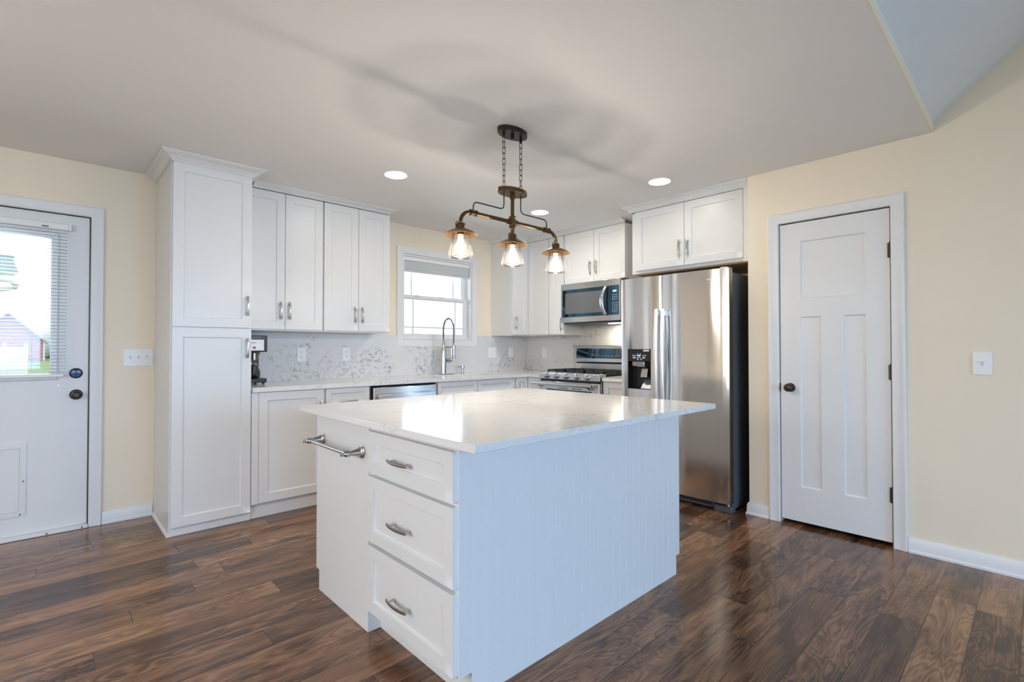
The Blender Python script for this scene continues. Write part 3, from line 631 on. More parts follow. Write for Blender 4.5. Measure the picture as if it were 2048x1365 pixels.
m = MB().lathe([(0.0195, 0.0505), (0.0205, 0.075), (0.0195, 0.088), (0.010, 0.091)], seg=18); m.tube([(-0.012, 0, 0.078), (-0.045, -0.005, 0.079), (-0.085, -0.010, 0.074)], [0.007, 0.006, 0.004], 10)
obj('pump_spout', m, M['chrome'], sp)

# ------------------------------------------------------------------ coffee maker
cm = thing('coffee_maker', 'black and white coffee maker half hidden by the tall cabinet', 'coffee maker', (1.150, 4.06, CZ1))
obj('base', MB().prism([(-0.092, 0.0), (-0.085, -0.02), (0.085, -0.02), (0.092, 0.0), (0.092, 0.235), (-0.092, 0.235)], 'z', 0.014, 0.045), M['black'], cm, bevel=0.006)
for x in (-0.07, 0.07):
    for y in (0.01, 0.21): obj('foot', MB().cyl((x, y, 0.0008), (x, y, 0.0135), 0.010, 12), M['black'], cm)
obj('tower', MB().box(-0.080, 0.080, 0.155, 0.230, 0.0455, 0.246), M['black'], cm, bevel=0.005)
obj('head', MB().box(-0.094, 0.092, -0.012, 0.232, 0.2465, 0.372), M['black'], cm, bevel=0.006)
hp = obj('front_panel', MB().box(-0.084, 0.066, -0.0155, -0.0125, 0.258, 0.340), M['plate'], cm, label='white front panel')
obj('switch', MB().box(-0.012, 0.008, -0.019, -0.016, 0.272, 0.286), M['red'], hp, label='red power switch', bevel=0.001)
o = obj('lettering', text_mesh('BUNN', 0.012), None, hp, (-0.008, -0.0162, 0.315)); o.data.materials.append(M['greylegend'])
obj('badge_dot', MB().cyl((-0.036, -0.0155, 0.315), (-0.036, -0.0165, 0.315), 0.005, 14), M['black'], hp)
obj('display', MB().box(-0.02, 0.05, -0.0145, -0.0122, 0.348, 0.364).box(0.058, 0.070, -0.0145, -0.0122, 0.350, 0.360), M['greylegend'], cm)
obj('brew_basket', MB().lathe([(0.062, 0.2460), (0.060, 0.235), (0.036, 0.175), (0.036, 0.166)], (0, 0.07, 0), seg=28), M['basket'], cm)
obj('basket_handle', MB().box(-0.008, 0.008, -0.016, 0.008, 0.185, 0.240), M['nickel'], cm, bevel=0.003)
dc = obj('decanter', MB().lathe([(0.052, 0.0465), (0.064, 0.060), (0.064, 0.095), (0.045, 0.140), (0.038, 0.155), (0.040, 0.160)], (0, 0.07, 0), seg=28), M['carafe'], cm)
obj('decanter_handle', MB().tube([(0.0, 0.028, 0.150), (0.0, -0.004, 0.148), (0.0, -0.012, 0.120), (0.0, -0.008, 0.075), (0.0, 0.006, 0.062)], 0.008, 8, sx=1.4), M['black'], dc)
obj('decanter_band', MB().lathe([(0.0405, 0.146), (0.0415, 0.147), (0.0415, 0.158), (0.0405, 0.159)], (0, 0.07, 0), seg=24), M['chrome'], dc)

# ------------------------------------------------------------------ outlets and switches
def plate(name, label, loc, w, h, rotz, kind, cat='outlet', n=1, group=None):
    t = thing(name, label, cat, loc, rotz, group)
    obj('cover_plate', MB().prism([(-w / 2, -h / 2), (w / 2, -h / 2), (w / 2, h / 2), (-w / 2, h / 2)], 'y', -0.006, -0.0003), M['plate'], t, bevel=0.002)
    for i in range(n):
        x = (i - (n - 1) / 2) * 0.046
        if kind == 'duplex':
            for z in (-0.02, 0.02):
                m = MB().lathe([(0.0165, 0), (0.0165, 0.0015), (0.016, 0.002)], (x, -0.0062, z), (0, -1, 0), 20); r = obj('receptacle', m, M['plate'], t)
                m = MB().box(x - 0.0075, x - 0.0052, -0.0088, -0.0083, z - 0.001, z + 0.008).box(x + 0.0052, x + 0.0075, -0.0088, -0.0083, z - 0.001, z + 0.006); m.cyl((x, -0.0083, z - 0.008), (x, -0.0088, z - 0.008), 0.003, 10)
                obj('slots', m, M['greylegend'], r)
        elif kind == 'toggle':
            obj('toggle', MB().prism([(-0.006, -0.012), (-0.0125, 0.003), (-0.020, 0.012), (-0.0165, 0.014), (-0.006, 0.012)], 'x', x - 0.005, x + 0.005), M['plate'], t)
        else:
            obj('rocker', MB().prism([(-0.0062, -0.033), (-0.0078, -0.033), (-0.010, 0.033), (-0.0062, 0.033)], 'x', x - 0.0165, x + 0.0165), M['plate'], t)
    return t
go = 'white duplex outlets in the backsplash'
plate('wall_outlet', 'white duplex outlet in the backsplash nearest the coffee maker', (1.610, SB, 1.140), 0.078, 0.125, 0, 'duplex', group=go)
plate('wall_outlet', 'white duplex outlet in the backsplash left of the window, right one of two', (2.015, SB, 1.140), 0.078, 0.125, 0, 'duplex', group=go)
plate('light_switch', 'white double rocker switch in the backsplash right of the window', (3.788, SB, 1.141), 0.118, 0.122, 0, 'rocker', 'switch', 2)
plate('light_switch', 'white single rocker switch in the backsplash beneath the corner cabinet', (4.079, SB, 1.145), 0.075, 0.122, 0, 'rocker', 'switch')
plate('wall_outlet', 'white outlet in the backsplash left of the range', (XK - 0.020, 4.068, 1.138), 0.080, 0.122, R90, 'rocker')
plate('light_switch', 'white triple toggle switch on the cream wall left of the tall cabinet', (0.484, YB, 1.130), 0.170, 0.120, 0, 'toggle', 'switch', 3)
plate('light_switch', 'white single toggle switch on the wall right of the pantry door', (XP, 0.210, 1.112), 0.078, 0.122, R90, 'toggle', 'switch')

# ------------------------------------------------------------------ range
rg = thing('range', 'stainless gas range with five knobs and black grates', 'stove', (3.720, 3.541, 0), R90)   # local x 0..0.762
obj('body', MB().box(0.002, 0.760, 0.042, 0.600, 0.06, 0.925), M['steel'], rg, bevel=0.002)
obj('control_panel', MB().prism([(0.0, 0.884), (0.0415, 0.884), (0.110, 0.9255), (0.110, 0.951), (0.012, 0.951), (0.0, 0.944)], 'x', 0.0, 0.762), M['steel'], rg, bevel=0.003)
for i, yk in enumerate((3.430, 3.302, 3.172, 3.040, 2.911)):
    x = 3.541 - yk
    kn = obj('knob', MB().lathe([(0.031, 0.0006), (0.031, 0.006), (0.024, 0.009), (0.023, 0.030), (0.020, 0.034), (0.004, 0.035)], (x, 0, 0.918), (0, -1, 0), 24), M['chrome'], rg)
    obj('grip', MB().box(x - 0.006, x + 0.006, -0.044, -0.0352, 0.897, 0.939), M['chrome'], kn, bevel=0.003)
obj('oven_gap', MB().box(0.012, 0.750, 0.012, 0.0415, 0.862, 0.8835), M['dark'], rg)
dr = obj('oven_door', MB().box(0.004, 0.758, 0.004, 0.0415, 0.200, 0.861), M['steel'], rg, bevel=0.004)
obj('oven_glass', MB().box(0.10, 0.67, 0.0, 0.0035, 0.30, 0.785), M['blackglass'], dr, bevel=0.001)
m = MB().cyl((-0.030, -0.062, 0.838), (0.712, -0.062, 0.838), 0.0145, 18); m.lathe([(0.0145, 0), (0.017, 0.002), (0.017, 0.012)], (0.712, -0.062, 0.838), (1, 0, 0), 18); m.lathe([(0.017, 0), (0.017, 0.012), (0.0145, 0.014)], (-0.044, -0.062, 0.838), (1, 0, 0), 18)
for x in (0.02, 0.668): m.prism([(-0.060, 0.828), (-0.056, 0.846), (0.0035, 0.835), (0.0035, 0.796), (-0.02, 0.805)], 'x', x - 0.014, x + 0.014)
hd = obj('oven_handle', m, M['steel'], dr)
obj('medallion', MB().lathe([(0.0125, 0), (0.0125, 0.0012), (0.008, 0.0016)], (0.7245, -0.062, 0.838), (1, 0, 0), 18), M['red'], hd, label='red end-cap medallion')
m = MB()
for x0, x1 in ((0.26, 0.39), (0.43, 0.56)): m.box(x0, x1, 0.0025, 0.0038, 0.797, 0.803)
obj('vent_slots', m, M['dark'], dr)
obj('drawer', MB().box(0.004, 0.758, 0.006, 0.0415, 0.065, 0.195), M['steel'], rg, bevel=0.004)
obj('cooktop', MB().box(0.010, 0.752, 0.1105, 0.545, 0.9255, 0.947), M['blackmetal'], rg, bevel=0.004)
for k in range(3):
    x0 = 0.018 + k * 0.243; x1 = x0 + 0.239; m = MB(); z0, z1 = 0.958, 0.974
    for y in (0.118, 0.245, 0.330, 0.410, 0.530): m.box(x0, x1, y - 0.006, y + 0.006, z0, z1)
    for x in (x0 + 0.006, (x0 + x1) / 2, x1 - 0.006): m.box(x - 0.006, x + 0.006, 0.112, 0.536, z0 - 0.003, z1)
    for x in (x0 + 0.008, x1 - 0.008):
        for y in (0.118, 0.325, 0.530): m.box(x - 0.006, x + 0.006, y - 0.006, y + 0.006, 0.9475, z0)
    obj('grate', m, M['iron'], rg)
for x, y, r in ((0.14, 0.20, 0.04), (0.14, 0.44, 0.035), (0.38, 0.33, 0.05), (0.62, 0.20, 0.045), (0.62, 0.44, 0.03)):
    obj('burner', MB().lathe([(r, 0.9475), (r, 0.953), (r * 0.7, 0.957)], (x, y, 0), seg=20), M['blackmetal'], rg)
obj('riser', MB().box(0.010, 0.752, 0.590, 0.648, 0.9255, 1.030), M['steel'], rg, bevel=0.003)
obj('shadow_gap', MB().box(0.010, 0.752, 0.596, 0.648, 1.0305, 1.044), M['dark'], rg)
bp = obj('backguard', MB().prism([(0.550, 1.0445), (0.648, 1.0445), (0.648, 1.222), (0.574, 1.222), (0.568, 1.216)], 'x', 0.0, 0.762), M['steel'], rg, bevel=0.004)
sl_ = (0.568 - 0.550) / (1.216 - 1.0445)
yf = lambda z, o: 0.550 + (z - 1.0445) * sl_ - o
def slab(z0, z1, x0, x1, o0, o1): return MB().prism([(yf(z0, o1), z0), (yf(z0, o0), z0), (yf(z1, o0), z1), (yf(z1, o1), z1)], 'x', x0, x1)
obj('control_glass', slab(1.085, 1.190, 0.040, 0.735, 0.0004, 0.0026), M['blackglass'], bp)
m = MB()
def dot(m, x, z, w, h): obj('touch_button', MB().prism([(yf(z, 0.0034), z - h), (yf(z, 0.0027), z - h), (yf(z, 0.0027), z + h), (yf(z, 0.0034), z + h)], 'x', x - w, x + w), M['legend'], bp)
for i in range(3):
    for j in range(4): dot(m, 0.575 + i * 0.032, 1.175 - j * 0.02, 0.004, 0.0025)
for i in range(3):
    for j in range(3): dot(m, 0.27 + i * 0.03, 1.178 - j * 0.024, 0.006, 0.0025)
for i in range(9): dot(m, 0.26 + i * 0.042, 1.112, 0.009, 0.0018)
for j in range(3): dot(m, 0.683, 1.168 - j * 0.022, 0.010, 0.006)


# ------------------------------------------------------------------ microwave
mw = thing('microwave', 'stainless over-the-range microwave with curved handle', 'microwave', (3.985, 3.4715, 1.450), R90)   # local x 0..0.742
obj('case', MB().prism([(0.022, 0.012), (0.12, 0.0), (0.384, 0.0), (0.384, 0.413), (0.022, 0.413)], 'x', 0.003, 0.741), M['fridgeside'], mw)
dr = obj('door', MB().box(0.0, 0.626, 0.0, 0.0215, 0.012, 0.415), M['steel'], mw, bevel=0.002)
obj('control_panel', MB().box(0.6275, 0.744, 0.0, 0.0215, 0.012, 0.415), M['steel'], mw, bevel=0.002)
obj('window', MB().box(0.022, 0.6265, -0.0035, -0.0004, 0.066, 0.352), M['blackglass'], dr, bevel=0.001)
obj('door_mesh', MB().box(0.062, 0.560, -0.0042, -0.0036, 0.100, 0.315), M['meshglass'], dr)
obj('key_glass', MB().box(0.628, 0.728, -0.0035, -0.0004, 0.066, 0.352), M['blackglass'], mw, bevel=0.001)
pts = []
for i in range(15):
    t = i / 14 * 2 - 1; pts.append((0.588 - 0.030 * (1 - t * t), -0.020 - 0.030 * (1 - t * t), 0.206 + t * 0.135))
m = MB().tube(pts, 0.0055, 10, sx=3.0, up=(0, -1, 0))
for z in (0.082, 0.330): m.box(0.580, 0.596, -0.026, -0.0037, z - 0.01, z + 0.01)
obj('handle', m, M['chrome'], dr)
obj('clock_display', MB().box(0.662, 0.706, -0.0045, -0.0037, 0.288, 0.306), M['lcd'], mw)
m = MB()
for i in range(3):
    for j in range(9):
        if j in (3,): continue
        m.box(0.655 + i * 0.024, 0.666 + i * 0.024, -0.0043, -0.0037, 0.258 - j * 0.020, 0.2625 - j * 0.020)
obj('keypad', m, M['legend'], mw)
o = obj('lettering', text_mesh('Whirlpool', 0.014), None, dr, (0.345, -0.0006, 0.388)); o.data.materials.append(M['nickel'])
obj('hood_grille', MB().box(0.02, 0.724, 0.03, 0.115, -0.004, 0.0115), M['black'], mw)
obj('hood_lamp', MB().box(0.46, 0.62, 0.20, 0.27, -0.006, -0.0005), M['lens'], mw, label='lit hood lamp under the microwave')
ld = bpy.data.lights.new('hood_light', 'AREA'); ld.size = 0.12; ld.energy = 2.2; ld.color = (1, 0.86, 0.66); lo = bpy.data.objects.new('hood_light', ld); COL.objects.link(lo); lo.location = (4.235, 2.93, 1.438)

# ------------------------------------------------------------------ refrigerator
FX, FY, FW = 3.560, 2.434, 0.912
fr = thing('refrigerator', 'stainless side-by-side refrigerator with water dispenser', 'refrigerator', (FX, FY, 0), R90)
obj('cabinet', MB().box(0.010, FW - 0.006, 0.082, 0.770, 0.020, 1.752), M['fridgeside'], fr, bevel=0.006, label='grey painted refrigerator side')
def bulge(x0, x1, z0, z1, d, b, nseg=10, bot=0.0):
    pts = []
    for i in range(nseg + 1):
        t = i / nseg * 2 - 1; pts.append((x0 + (x1 - x0) * i / nseg, b * (t * t) ** 1.0 if abs(t) < 0.999 else b + 0.004))
    return pts + [(x1, d), (x0, d)]
SP = 0.380
# freezer door with dispenser opening
dx0, dx1, dz0, dz1 = 0.070, 0.288, 0.858, 1.188
def fdoor(x0, x1, z0, z1, hole=None):
    m = MB(); nb = 48
    yb = lambda x: 0.016 * ((x - (x0 + x1) / 2) / ((x1 - x0) / 2)) ** 4
    xs = sorted({x0 + (x1 - x0) * i / nb for i in range(nb + 1)} | ({hole[0], hole[1]} if hole else set()))
    zs = sorted({z0, z1} | ({hole[2], hole[3]} if hole else set()))
    for a, b_ in zip(xs, xs[1:]):
        for c, d in zip(zs, zs[1:]):
            if hole and hole[0] - 1e-6 <= a and b_ <= hole[1] + 1e-6 and hole[2] - 1e-6 <= c and d <= hole[3] + 1e-6: continue
            m.poly([(a, yb(a), c), (b_, yb(b_), c), (b_, yb(b_), d), (a, yb(a), d)], [(0, 1, 2, 3)])
        for z in (z0, z1): m.poly([(a, yb(a), z), (b_, yb(b_), z), (b_, 0.078, z), (a, 0.078, z)], [(0, 1, 2, 3)])
    for x in (x0, x1):
        for c, d in zip(zs, zs[1:]): m.poly([(x, yb(x), c), (x, 0.078, c), (x, 0.078, d), (x, yb(x), d)], [(0, 1, 2, 3)])
    m.poly([(x0, 0.078, z0), (x1, 0.078, z0), (x1, 0.078, z1), (x0, 0.078, z1)], [(0, 1, 2, 3)])
    bmesh.ops.remove_doubles(m.b, verts=m.b.verts, dist=1e-5); return m
zd = obj('freezer_door', fdoor(0.0, SP - 0.003, 0.074, 1.776, (dx0, dx1, dz0, dz1)), M['steelv'], fr)
fd = obj('fridge_door', fdoor(SP + 0.003, FW, 0.074, 1.776), M['steelv'], fr)
for par, x, s in ((zd, SP - 0.022, -1), (fd, SP + 0.033, 1)):
    pts = []
    for i in range(21):
        t = i / 20 * 2 - 1; pts.append((x, -0.050 + 0.020 * t ** 2, 1.10 + t * 0.405))
    m = MB().tube(pts, 0.008, 12, sx=1.9, up=(0, -1, 0))
    for z in (0.73, 1.47): m.box(x - 0.010, x + 0.010, -0.034, 0.0155, z - 0.018, z + 0.018)
    obj('handle', m, M['satin'], par)
ds = obj('dispenser', MB().box(dx0 + .001, dx1 - .001, 0.0745, 0.0775, dz0 + .001, dz1 - .001).box(dx0 + .001, dx0 + .004, 0.002, 0.0745, dz0 + .001, dz1 - .001).box(dx1 - .004, dx1 - .001, 0.004, 0.0745, dz0 + .001, dz1 - .001).box(dx0 + .004, dx1 - .004, 0.003, 0.0745, dz0 + .001, dz0 + .006).box(dx0 + .004, dx1 - .004, 0.003, 0.0745, 1.087, dz1 - .001), M['black'], fr, label='black ice and water dispenser')
obj('control_face', MB().box(dx0 + .003, dx1 - .003, -0.001, 0.0028, 1.088, dz1 - .002), M['black'], ds)
m = MB()
cx = (dx0 + dx1) / 2
for i, (x, z, w, h) in enumerate(((-0.055, 1.135, .008, .003), (-0.035, 1.135, .008, .003), (0.04, 1.135, .008, .003), (0.06, 1.135, .008, .003), (-0.045, 1.117, .012, .006), (-0.015, 1.117, .009, .003), (0.008, 1.117, .009, .003), (0.045, 1.117, .012, .006), (-0.01, 1.103, .008, .004), (0.022, 1.103, .008, .004))):
    m.box(cx + x - w, cx + x + w, -0.0018, -0.0011, z - h, z + h)
obj('icons', m, M['legend'], ds)
obj('cup_symbol', MB().box(cx - 0.014, cx - 0.010, -0.0018, -0.0011, 1.128, 1.152).box(cx + 0.010, cx + 0.014, -0.0018, -0.0011, 1.128, 1.152).box(cx - 0.010, cx + 0.010, -0.0018, -0.0011, 1.128, 1.138), M['lcd'], ds)
obj('logo_tag', MB().box(dx1 - 0.068, dx1 - 0.014, -0.0018, -0.0011, 1.168, 1.182), M['legend'], ds)
obj('ice_chute', MB().prism([(0.012, 1.040), (0.07, 1.030), (0.07, 1.086), (0.008, 1.086)], 'x', cx - 0.03, cx + 0.045).box(cx - 0.085, cx - 0.035, 0.03, 0.07, 1.045, 1.086), M['nickel'], ds, bevel=0.003)
obj('paddle', MB().prism([(0.018, 0.955), (0.028, 0.955), (0.050, 1.026), (0.040, 1.029)], 'x', cx + 0.0, cx + 0.06), M['nickel'], ds, bevel=0.003)
obj('drip_tray', MB().prism([(0.006, 0.8645), (0.073, 0.8645), (0.073, 0.935), (0.066, 0.935)], 'x', cx + 0.012, dx1 - 0.006), M['fridgeside'], ds)
o = obj('lettering', text_mesh('Whirlpool', 0.019), None, fd, (0.795, 0.0012, 1.702), 0.012); o.data.materials.append(M['nickel'])
obj('base_grille', MB().box(0.012, 0.780, 0.060, 0.0815, 0.014, 0.060), M['fridgeside'], fr)
m = MB()
for z in (0.036, 0.047): m.box(0.03, 0.76, 0.0575, 0.0598, z - 0.003, z + 0.003)
obj('vent_slots', m, M['dark'], fr)
obj('foot_cover', MB().box(0.7805, FW - 0.004, 0.045, 0.120, 0.001, 0.048), M['fridgeside'], fr, bevel=0.004)
obj('hinge', MB().box(FW - 0.07, FW - 0.014, 0.03, 0.10, 1.7765, 1.788).cyl((FW - 0.03, 0.055, 0.0485), (FW - 0.03, 0.055, 0.0735), 0.012, 12), M['nickel'], fr)

# ------------------------------------------------------------------ island
IL, IR, IF, IBK = 1.000, 2.476, 1.325, 2.490
isl = thing('island_cabinet', 'white kitchen island base with three drawers and beadboard end', 'kitchen island', (1.73, 1.9, 0)); O = (1.73, 1.9, 0)
obj('body', MB().box(1.062, 2.452, 1.3465, IBK, 0.100, 0.887).box(1.062, 2.436, 1.3465, 2.455, 0.001, 0.0995), M['cab'], isl, org=O)
# beadboard end panel: fine double grooves
gz = 0.0009; prof = [(1.006, IF), ]
x = 1.050
while x < 2.44:
    for dxg in (0.0, 0.008): prof += [(x + dxg - 0.0014, IF), (x + dxg, IF + gz), (x + dxg + 0.0014, IF)]
    x += 0.0545
prof += [(IR, IF)]
m = MB()
def slabp(pr, z0, z1): m.prism(pr + [(pr[-1][0], 1.346), (pr[0][0], 1.346)], 'z', z0, z1)
slabp(prof, 0.100, 0.887)
low = [p for p in prof if 1.062 < p[0] < 2.44]; slabp([(1.062, IF)] + low + [(2.442, IF)], 0.001, 0.0998)
obj('end_panel', m, M['cab'], isl, org=O, ang=8)
m = MB().prism([(1.945, 0.001), (2.455, 0.001), (2.455, 0.10), (IBK, 0.10), (IBK, 0.887), (1.945, 0.887)], 'x', IL, 1.0615)
obj('side_panel', m, M['cab'], isl, org=O, bevel=0.001)
obj('face_frame', MB().box(1.010, 1.0615, 1.3465, 1.9445, 0.100, 0.887), M['cab'], isl, org=O)
obj('toe_kick', MB().box(1.0585, 1.0615, 1.3465, 1.9445, 0.001, 0.0995), M['cab'], isl, org=O)
for z0, z1, hz in ((0.684, 0.853, 0.762), (0.398, 0.667, 0.518), (0.108, 0.381, 0.228)):
    front(isl, 'drawer', (0.986 - O[0], 1.926 - O[1], z0), 0.594, z1 - z0, R90, handle=('h', 1.926 - 1.660, hz - z0), rail=0.050, t=0.0205)
obj('bumper', MB().cyl((1.0075, 1.338, 0.612), (1.0035, 1.338, 0.612), 0.005, 12), M['plate'], isl, org=O)
for y0 in (1.352, 1.902):
    front(isl, 'door', (2.4985 - O[0], y0 - O[1], 0.108), 0.546, 0.752, PI / 2)
it = tag(obj('countertop', MB().box(0.915, 2.490, 1.130, 2.500, 0.8885, 0.914), M['quartz'], None, bevel=0.002), 'white quartz top overhanging the kitchen island', 'countertop')
tb = thing('towel_bar', 'brushed nickel towel bar on the island side beside the drawers', 'towel bar', (IL, 2.21, 0.752)); O = (IL, 2.21, 0.752)
for y in (2.410, 1.998):
    m = MB().lathe([(0.027, 0.0005), (0.027, 0.006), (0.022, 0.009), (0.0225, 0.013), (0.019, 0.016), (0.010, 0.052), (0.0095, 0.056), (0.013, 0.060), (0.0135, 0.068), (0.013, 0.076), (0.009, 0.084), (0.006, 0.086), (0.0085, 0.092), (0.007, 0.098), (0.001, 0.100)], (IL, y, 0.752), (-1, 0, 0), 24)
    obj('post', m, M['nickel'], tb, org=O)
m = MB().cyl((IL - 0.068, 2.398, 0.752), (IL - 0.068, 2.010, 0.752), 0.008, 16)
for y in (2.390, 2.018): m.lathe([(0.008, -0.006), (0.0115, -0.003), (0.0115, 0.003), (0.008, 0.006)], (IL - 0.068, y, 0.752), (0, 1, 0), 16)
obj('bar', m, M['nickel'], tb, org=O)

# ------------------------------------------------------------------ pendant light over the island
PX, PYY = 1.935, 2.05
pl = thing('pendant_light', 'bronze three-lamp pendant fixture on chains over the island', 'pendant light', (PX, PYY, 1.915)); O = (PX, PYY, 1.915)
def oval(a, b_, z0, z1, n=40):
    return MB().prism([(PX + a * math.cos(2 * PI * i / n), PYY + b_ * math.sin(2 * PI * i / n)) for i in range(n)], 'z', z0, z1)
obj('canopy', oval(0.103, 0.060, 2.412, 2.4395), M['bronze'], pl, org=O, bevel=0.003)
for dx, zz, rr in ((0, 2.390, 0.010), (-0.066, 2.385, 0.008), (0.066, 2.385, 0.008)): obj('canopy_stud', MB().cyl((PX + dx, PYY, 2.4115), (PX + dx, PYY, zz), rr, 14), M['bronze'], pl, org=O)

def link(c, ang, h=0.040, w=0.0085, r=0.0018):
    pts = []
    for i in range(20):
        a = 2 * PI * i / 20; u = w * math.cos(a); v = w * math.sin(a) + (h / 2 - w) * (1 if math.sin(a) > 1e-6 else (-1 if math.sin(a) < -1e-6 else 0))
        pts.append((c[0] + u * math.cos(ang), c[1] + u * math.sin(ang), c[2] + v))
    return pts
for s in (-1, 1):
    m = MB(); nl = 9; zt, zb = 2.388, 2.099; stp = (zt - zb - 0.004) / nl
    for i in range(nl):
        m.tube(link((PX + s * 0.066, PYY, zt - stp * (i + 0.5)), (0.3 if i % 2 else 1.8) + 0.25 * random.uniform(-1, 1), stp + 0.0065), 0.0018, 8, loop=True)
    obj('chain', m, M['bronze'], pl, org=O)
obj('plate', oval(0.103, 0.060, 2.074, 2.098), M['brass'], pl, org=O, bevel=0.003)
m = MB().cyl((PX, PYY, 2.0735), (PX, PYY, 1.940), 0.011, 18); m.lathe([(0.011, 0), (0.016, 0.004), (0.016, 0.022), (0.011, 0.026)], (PX, PYY, 2.045), seg=18)
obj('stem', m, M['brass'], pl, org=O)
BZ = 1.915
m = MB()
for s in (-1, 1):
    pts = [(PX + s * 0.005, PYY, BZ), (PX + s * 0.20, PYY, BZ), (PX + s * 0.300, PYY, BZ)] + [(PX + s * (0.300 + 0.070 * math.sin(a)), PYY, BZ - 0.060 * (1 - math.cos(a))) for a in [PI / 2 * i / 8 for i in range(1, 9)]]
    m.tube(pts, 0.0105, 14)
    for dx in (0.268, 0.304): m.lathe([(0.0105, -0.005), (0.0165, -0.004), (0.0165, 0.004), (0.0105, 0.005)], (PX + s * dx, PYY, BZ), (1, 0, 0), 18)
    m.cyl((PX + s * 0.266, PYY, BZ), (PX + s * 0.306, PYY, BZ), 0.0135, 16)
m.lathe([(0.0105, -0.045), (0.013, -0.035), (0.021, -0.03), (0.021, -0.024), (0.018, -0.022), (0.018, 0.022), (0.021, 0.024), (0.021, 0.030), (0.013, 0.035)], (PX, PYY, BZ), seg=20); m.cyl((PX - 0.035, PYY, BZ), (PX + 0.035, PYY, BZ), 0.0155, 16)
m.cyl((PX, PYY, BZ - 0.04), (PX, PYY, BZ - 0.062), 0.0105, 14)
obj('crossbar', m, M['brass'], pl, org=O)
for s in (-1, 1):
    pts = []
    def bend(p, c, q, n=6):
        p, c, q = Vector(p), Vector(c), Vector(q); return [(p * (1 - t) ** 2 + c * 2 * t * (1 - t) + q * t * t) for t in [i / n for i in range(n + 1)]]
    X = lambda d: PX + s * d
    z1 = 1.976; pts = [Vector((X(0.066), PYY, 2.0735))] + bend((X(0.066), PYY, z1 + 0.03), (X(0.066), PYY, z1), (X(0.096), PYY, z1)) + bend((X(0.256), PYY, z1), (X(0.286), PYY, z1), (X(0.286), PYY, z1 - 0.03)) + [Vector((X(0.286), PYY, BZ + 0.012))]
    obj('support_rod', MB().tube(pts, 0.0035, 8), M['bronze'], pl, org=O)
for dx in (-0.370, 0.0, 0.370):
    c = (PX + dx, PYY, 0); zc = 1.845
    hd = obj('lamp_socket', MB().lathe([(0.0105, zc + 0.004), (0.022, zc - 0.002), (0.024, zc - 0.006), (0.024, zc - 0.030), (0.026, zc - 0.032), (0.018, zc - 0.036), (0.018, zc - 0.060)], c, seg=22).tube([(c[0] - 0.030, PYY, zc - 0.028), (c[0] - 0.031, PYY, zc - 0.004), (c[0] - 0.024, PYY, zc + 0.006), (c[0] - 0.011, PYY, zc + 0.004)], 0.0025, 8).tube([(c[0] + 0.030, PYY, zc - 0.028), (c[0] + 0.031, PYY, zc - 0.004), (c[0] + 0.024, PYY, zc + 0.006), (c[0] + 0.011, PYY, zc + 0.004)], 0.0025, 8), M['brass'], pl, org=O)
    zs = zc - 0.030
    obj('metal_shade', MB().lathe([(0.024, zs + 0.004), (0.045, zs - 0.004), (0.070, zs - 0.016), (0.087, zs - 0.028), (0.088, zs - 0.031), (0.086, zs - 0.031), (0.068, zs - 0.0195), (0.044, zs - 0.008), (0.024, zs - 0.001)], c, seg=40, cap=False), M['shadein'], hd, org=O)
    zg = zs - 0.016
    gp = [(0.041, zg), (0.044, zg - 0.02), (0.055, zg - 0.070), (0.065, zg - 0.112), (0.065, zg - 0.118), (0.060, zg - 0.127), (0.050, zg - 0.132), (0.046, zg - 0.128), (0.001, zg - 0.127)]
    obj('glass_shade', MB().lathe(gp, c, seg=36, cap=False), M['shadeglass'], hd, org=O)
    zb = zc - 0.062
    obj('bulb', MB().lathe([(0.012, zb), (0.0125, zb - 0.018), (0.018, zb - 0.034), (0.026, zb - 0.058), (0.027, zb - 0.070), (0.022, zb - 0.080), (0.011, zb - 0.088), (0.001, zb - 0.090)], c, seg=20), M['bulb'], hd, org=O)
    ld = bpy.data.lights.new('bulb_light', 'POINT'); ld.energy = 9.0; ld.color = (1.0, 0.89, 0.77); ld.shadow_soft_size = 0.018
    lo = bpy.data.objects.new('bulb_light', ld); COL.objects.link(lo); lo.location = (c[0], PYY, zb - 0.102)

# ------------------------------------------------------------------ added pendant out of view, fills the left side with light
dn = thing('added_fill_pendant', 'added unseen globe pendant that brightens the ceiling and left side', 'pendant light', (-1.35, 2.0, CH))
obj('canopy', MB().lathe([(0.06, -0.0005), (0.06, -0.02), (0.01, -0.026)], seg=24), M['bronze'], dn)
obj('rod', MB().cyl((0, 0, -0.0265), (0, 0, -0.76), 0.006, 10), M['bronze'], dn)
obj('globe', MB().ball((0, 0, -0.90), 0.139, 24, 16), M['globe'], dn)
ld = bpy.data.lights.new('added_fill_light', 'POINT'); ld.energy = 165; ld.color = (1.0, 0.94, 0.87); ld.shadow_soft_size = 0.15
lo = bpy.data.objects.new('added_fill_light', ld); COL.objects.link(lo); lo.location = (-1.35, 2.0, CH - 0.90)

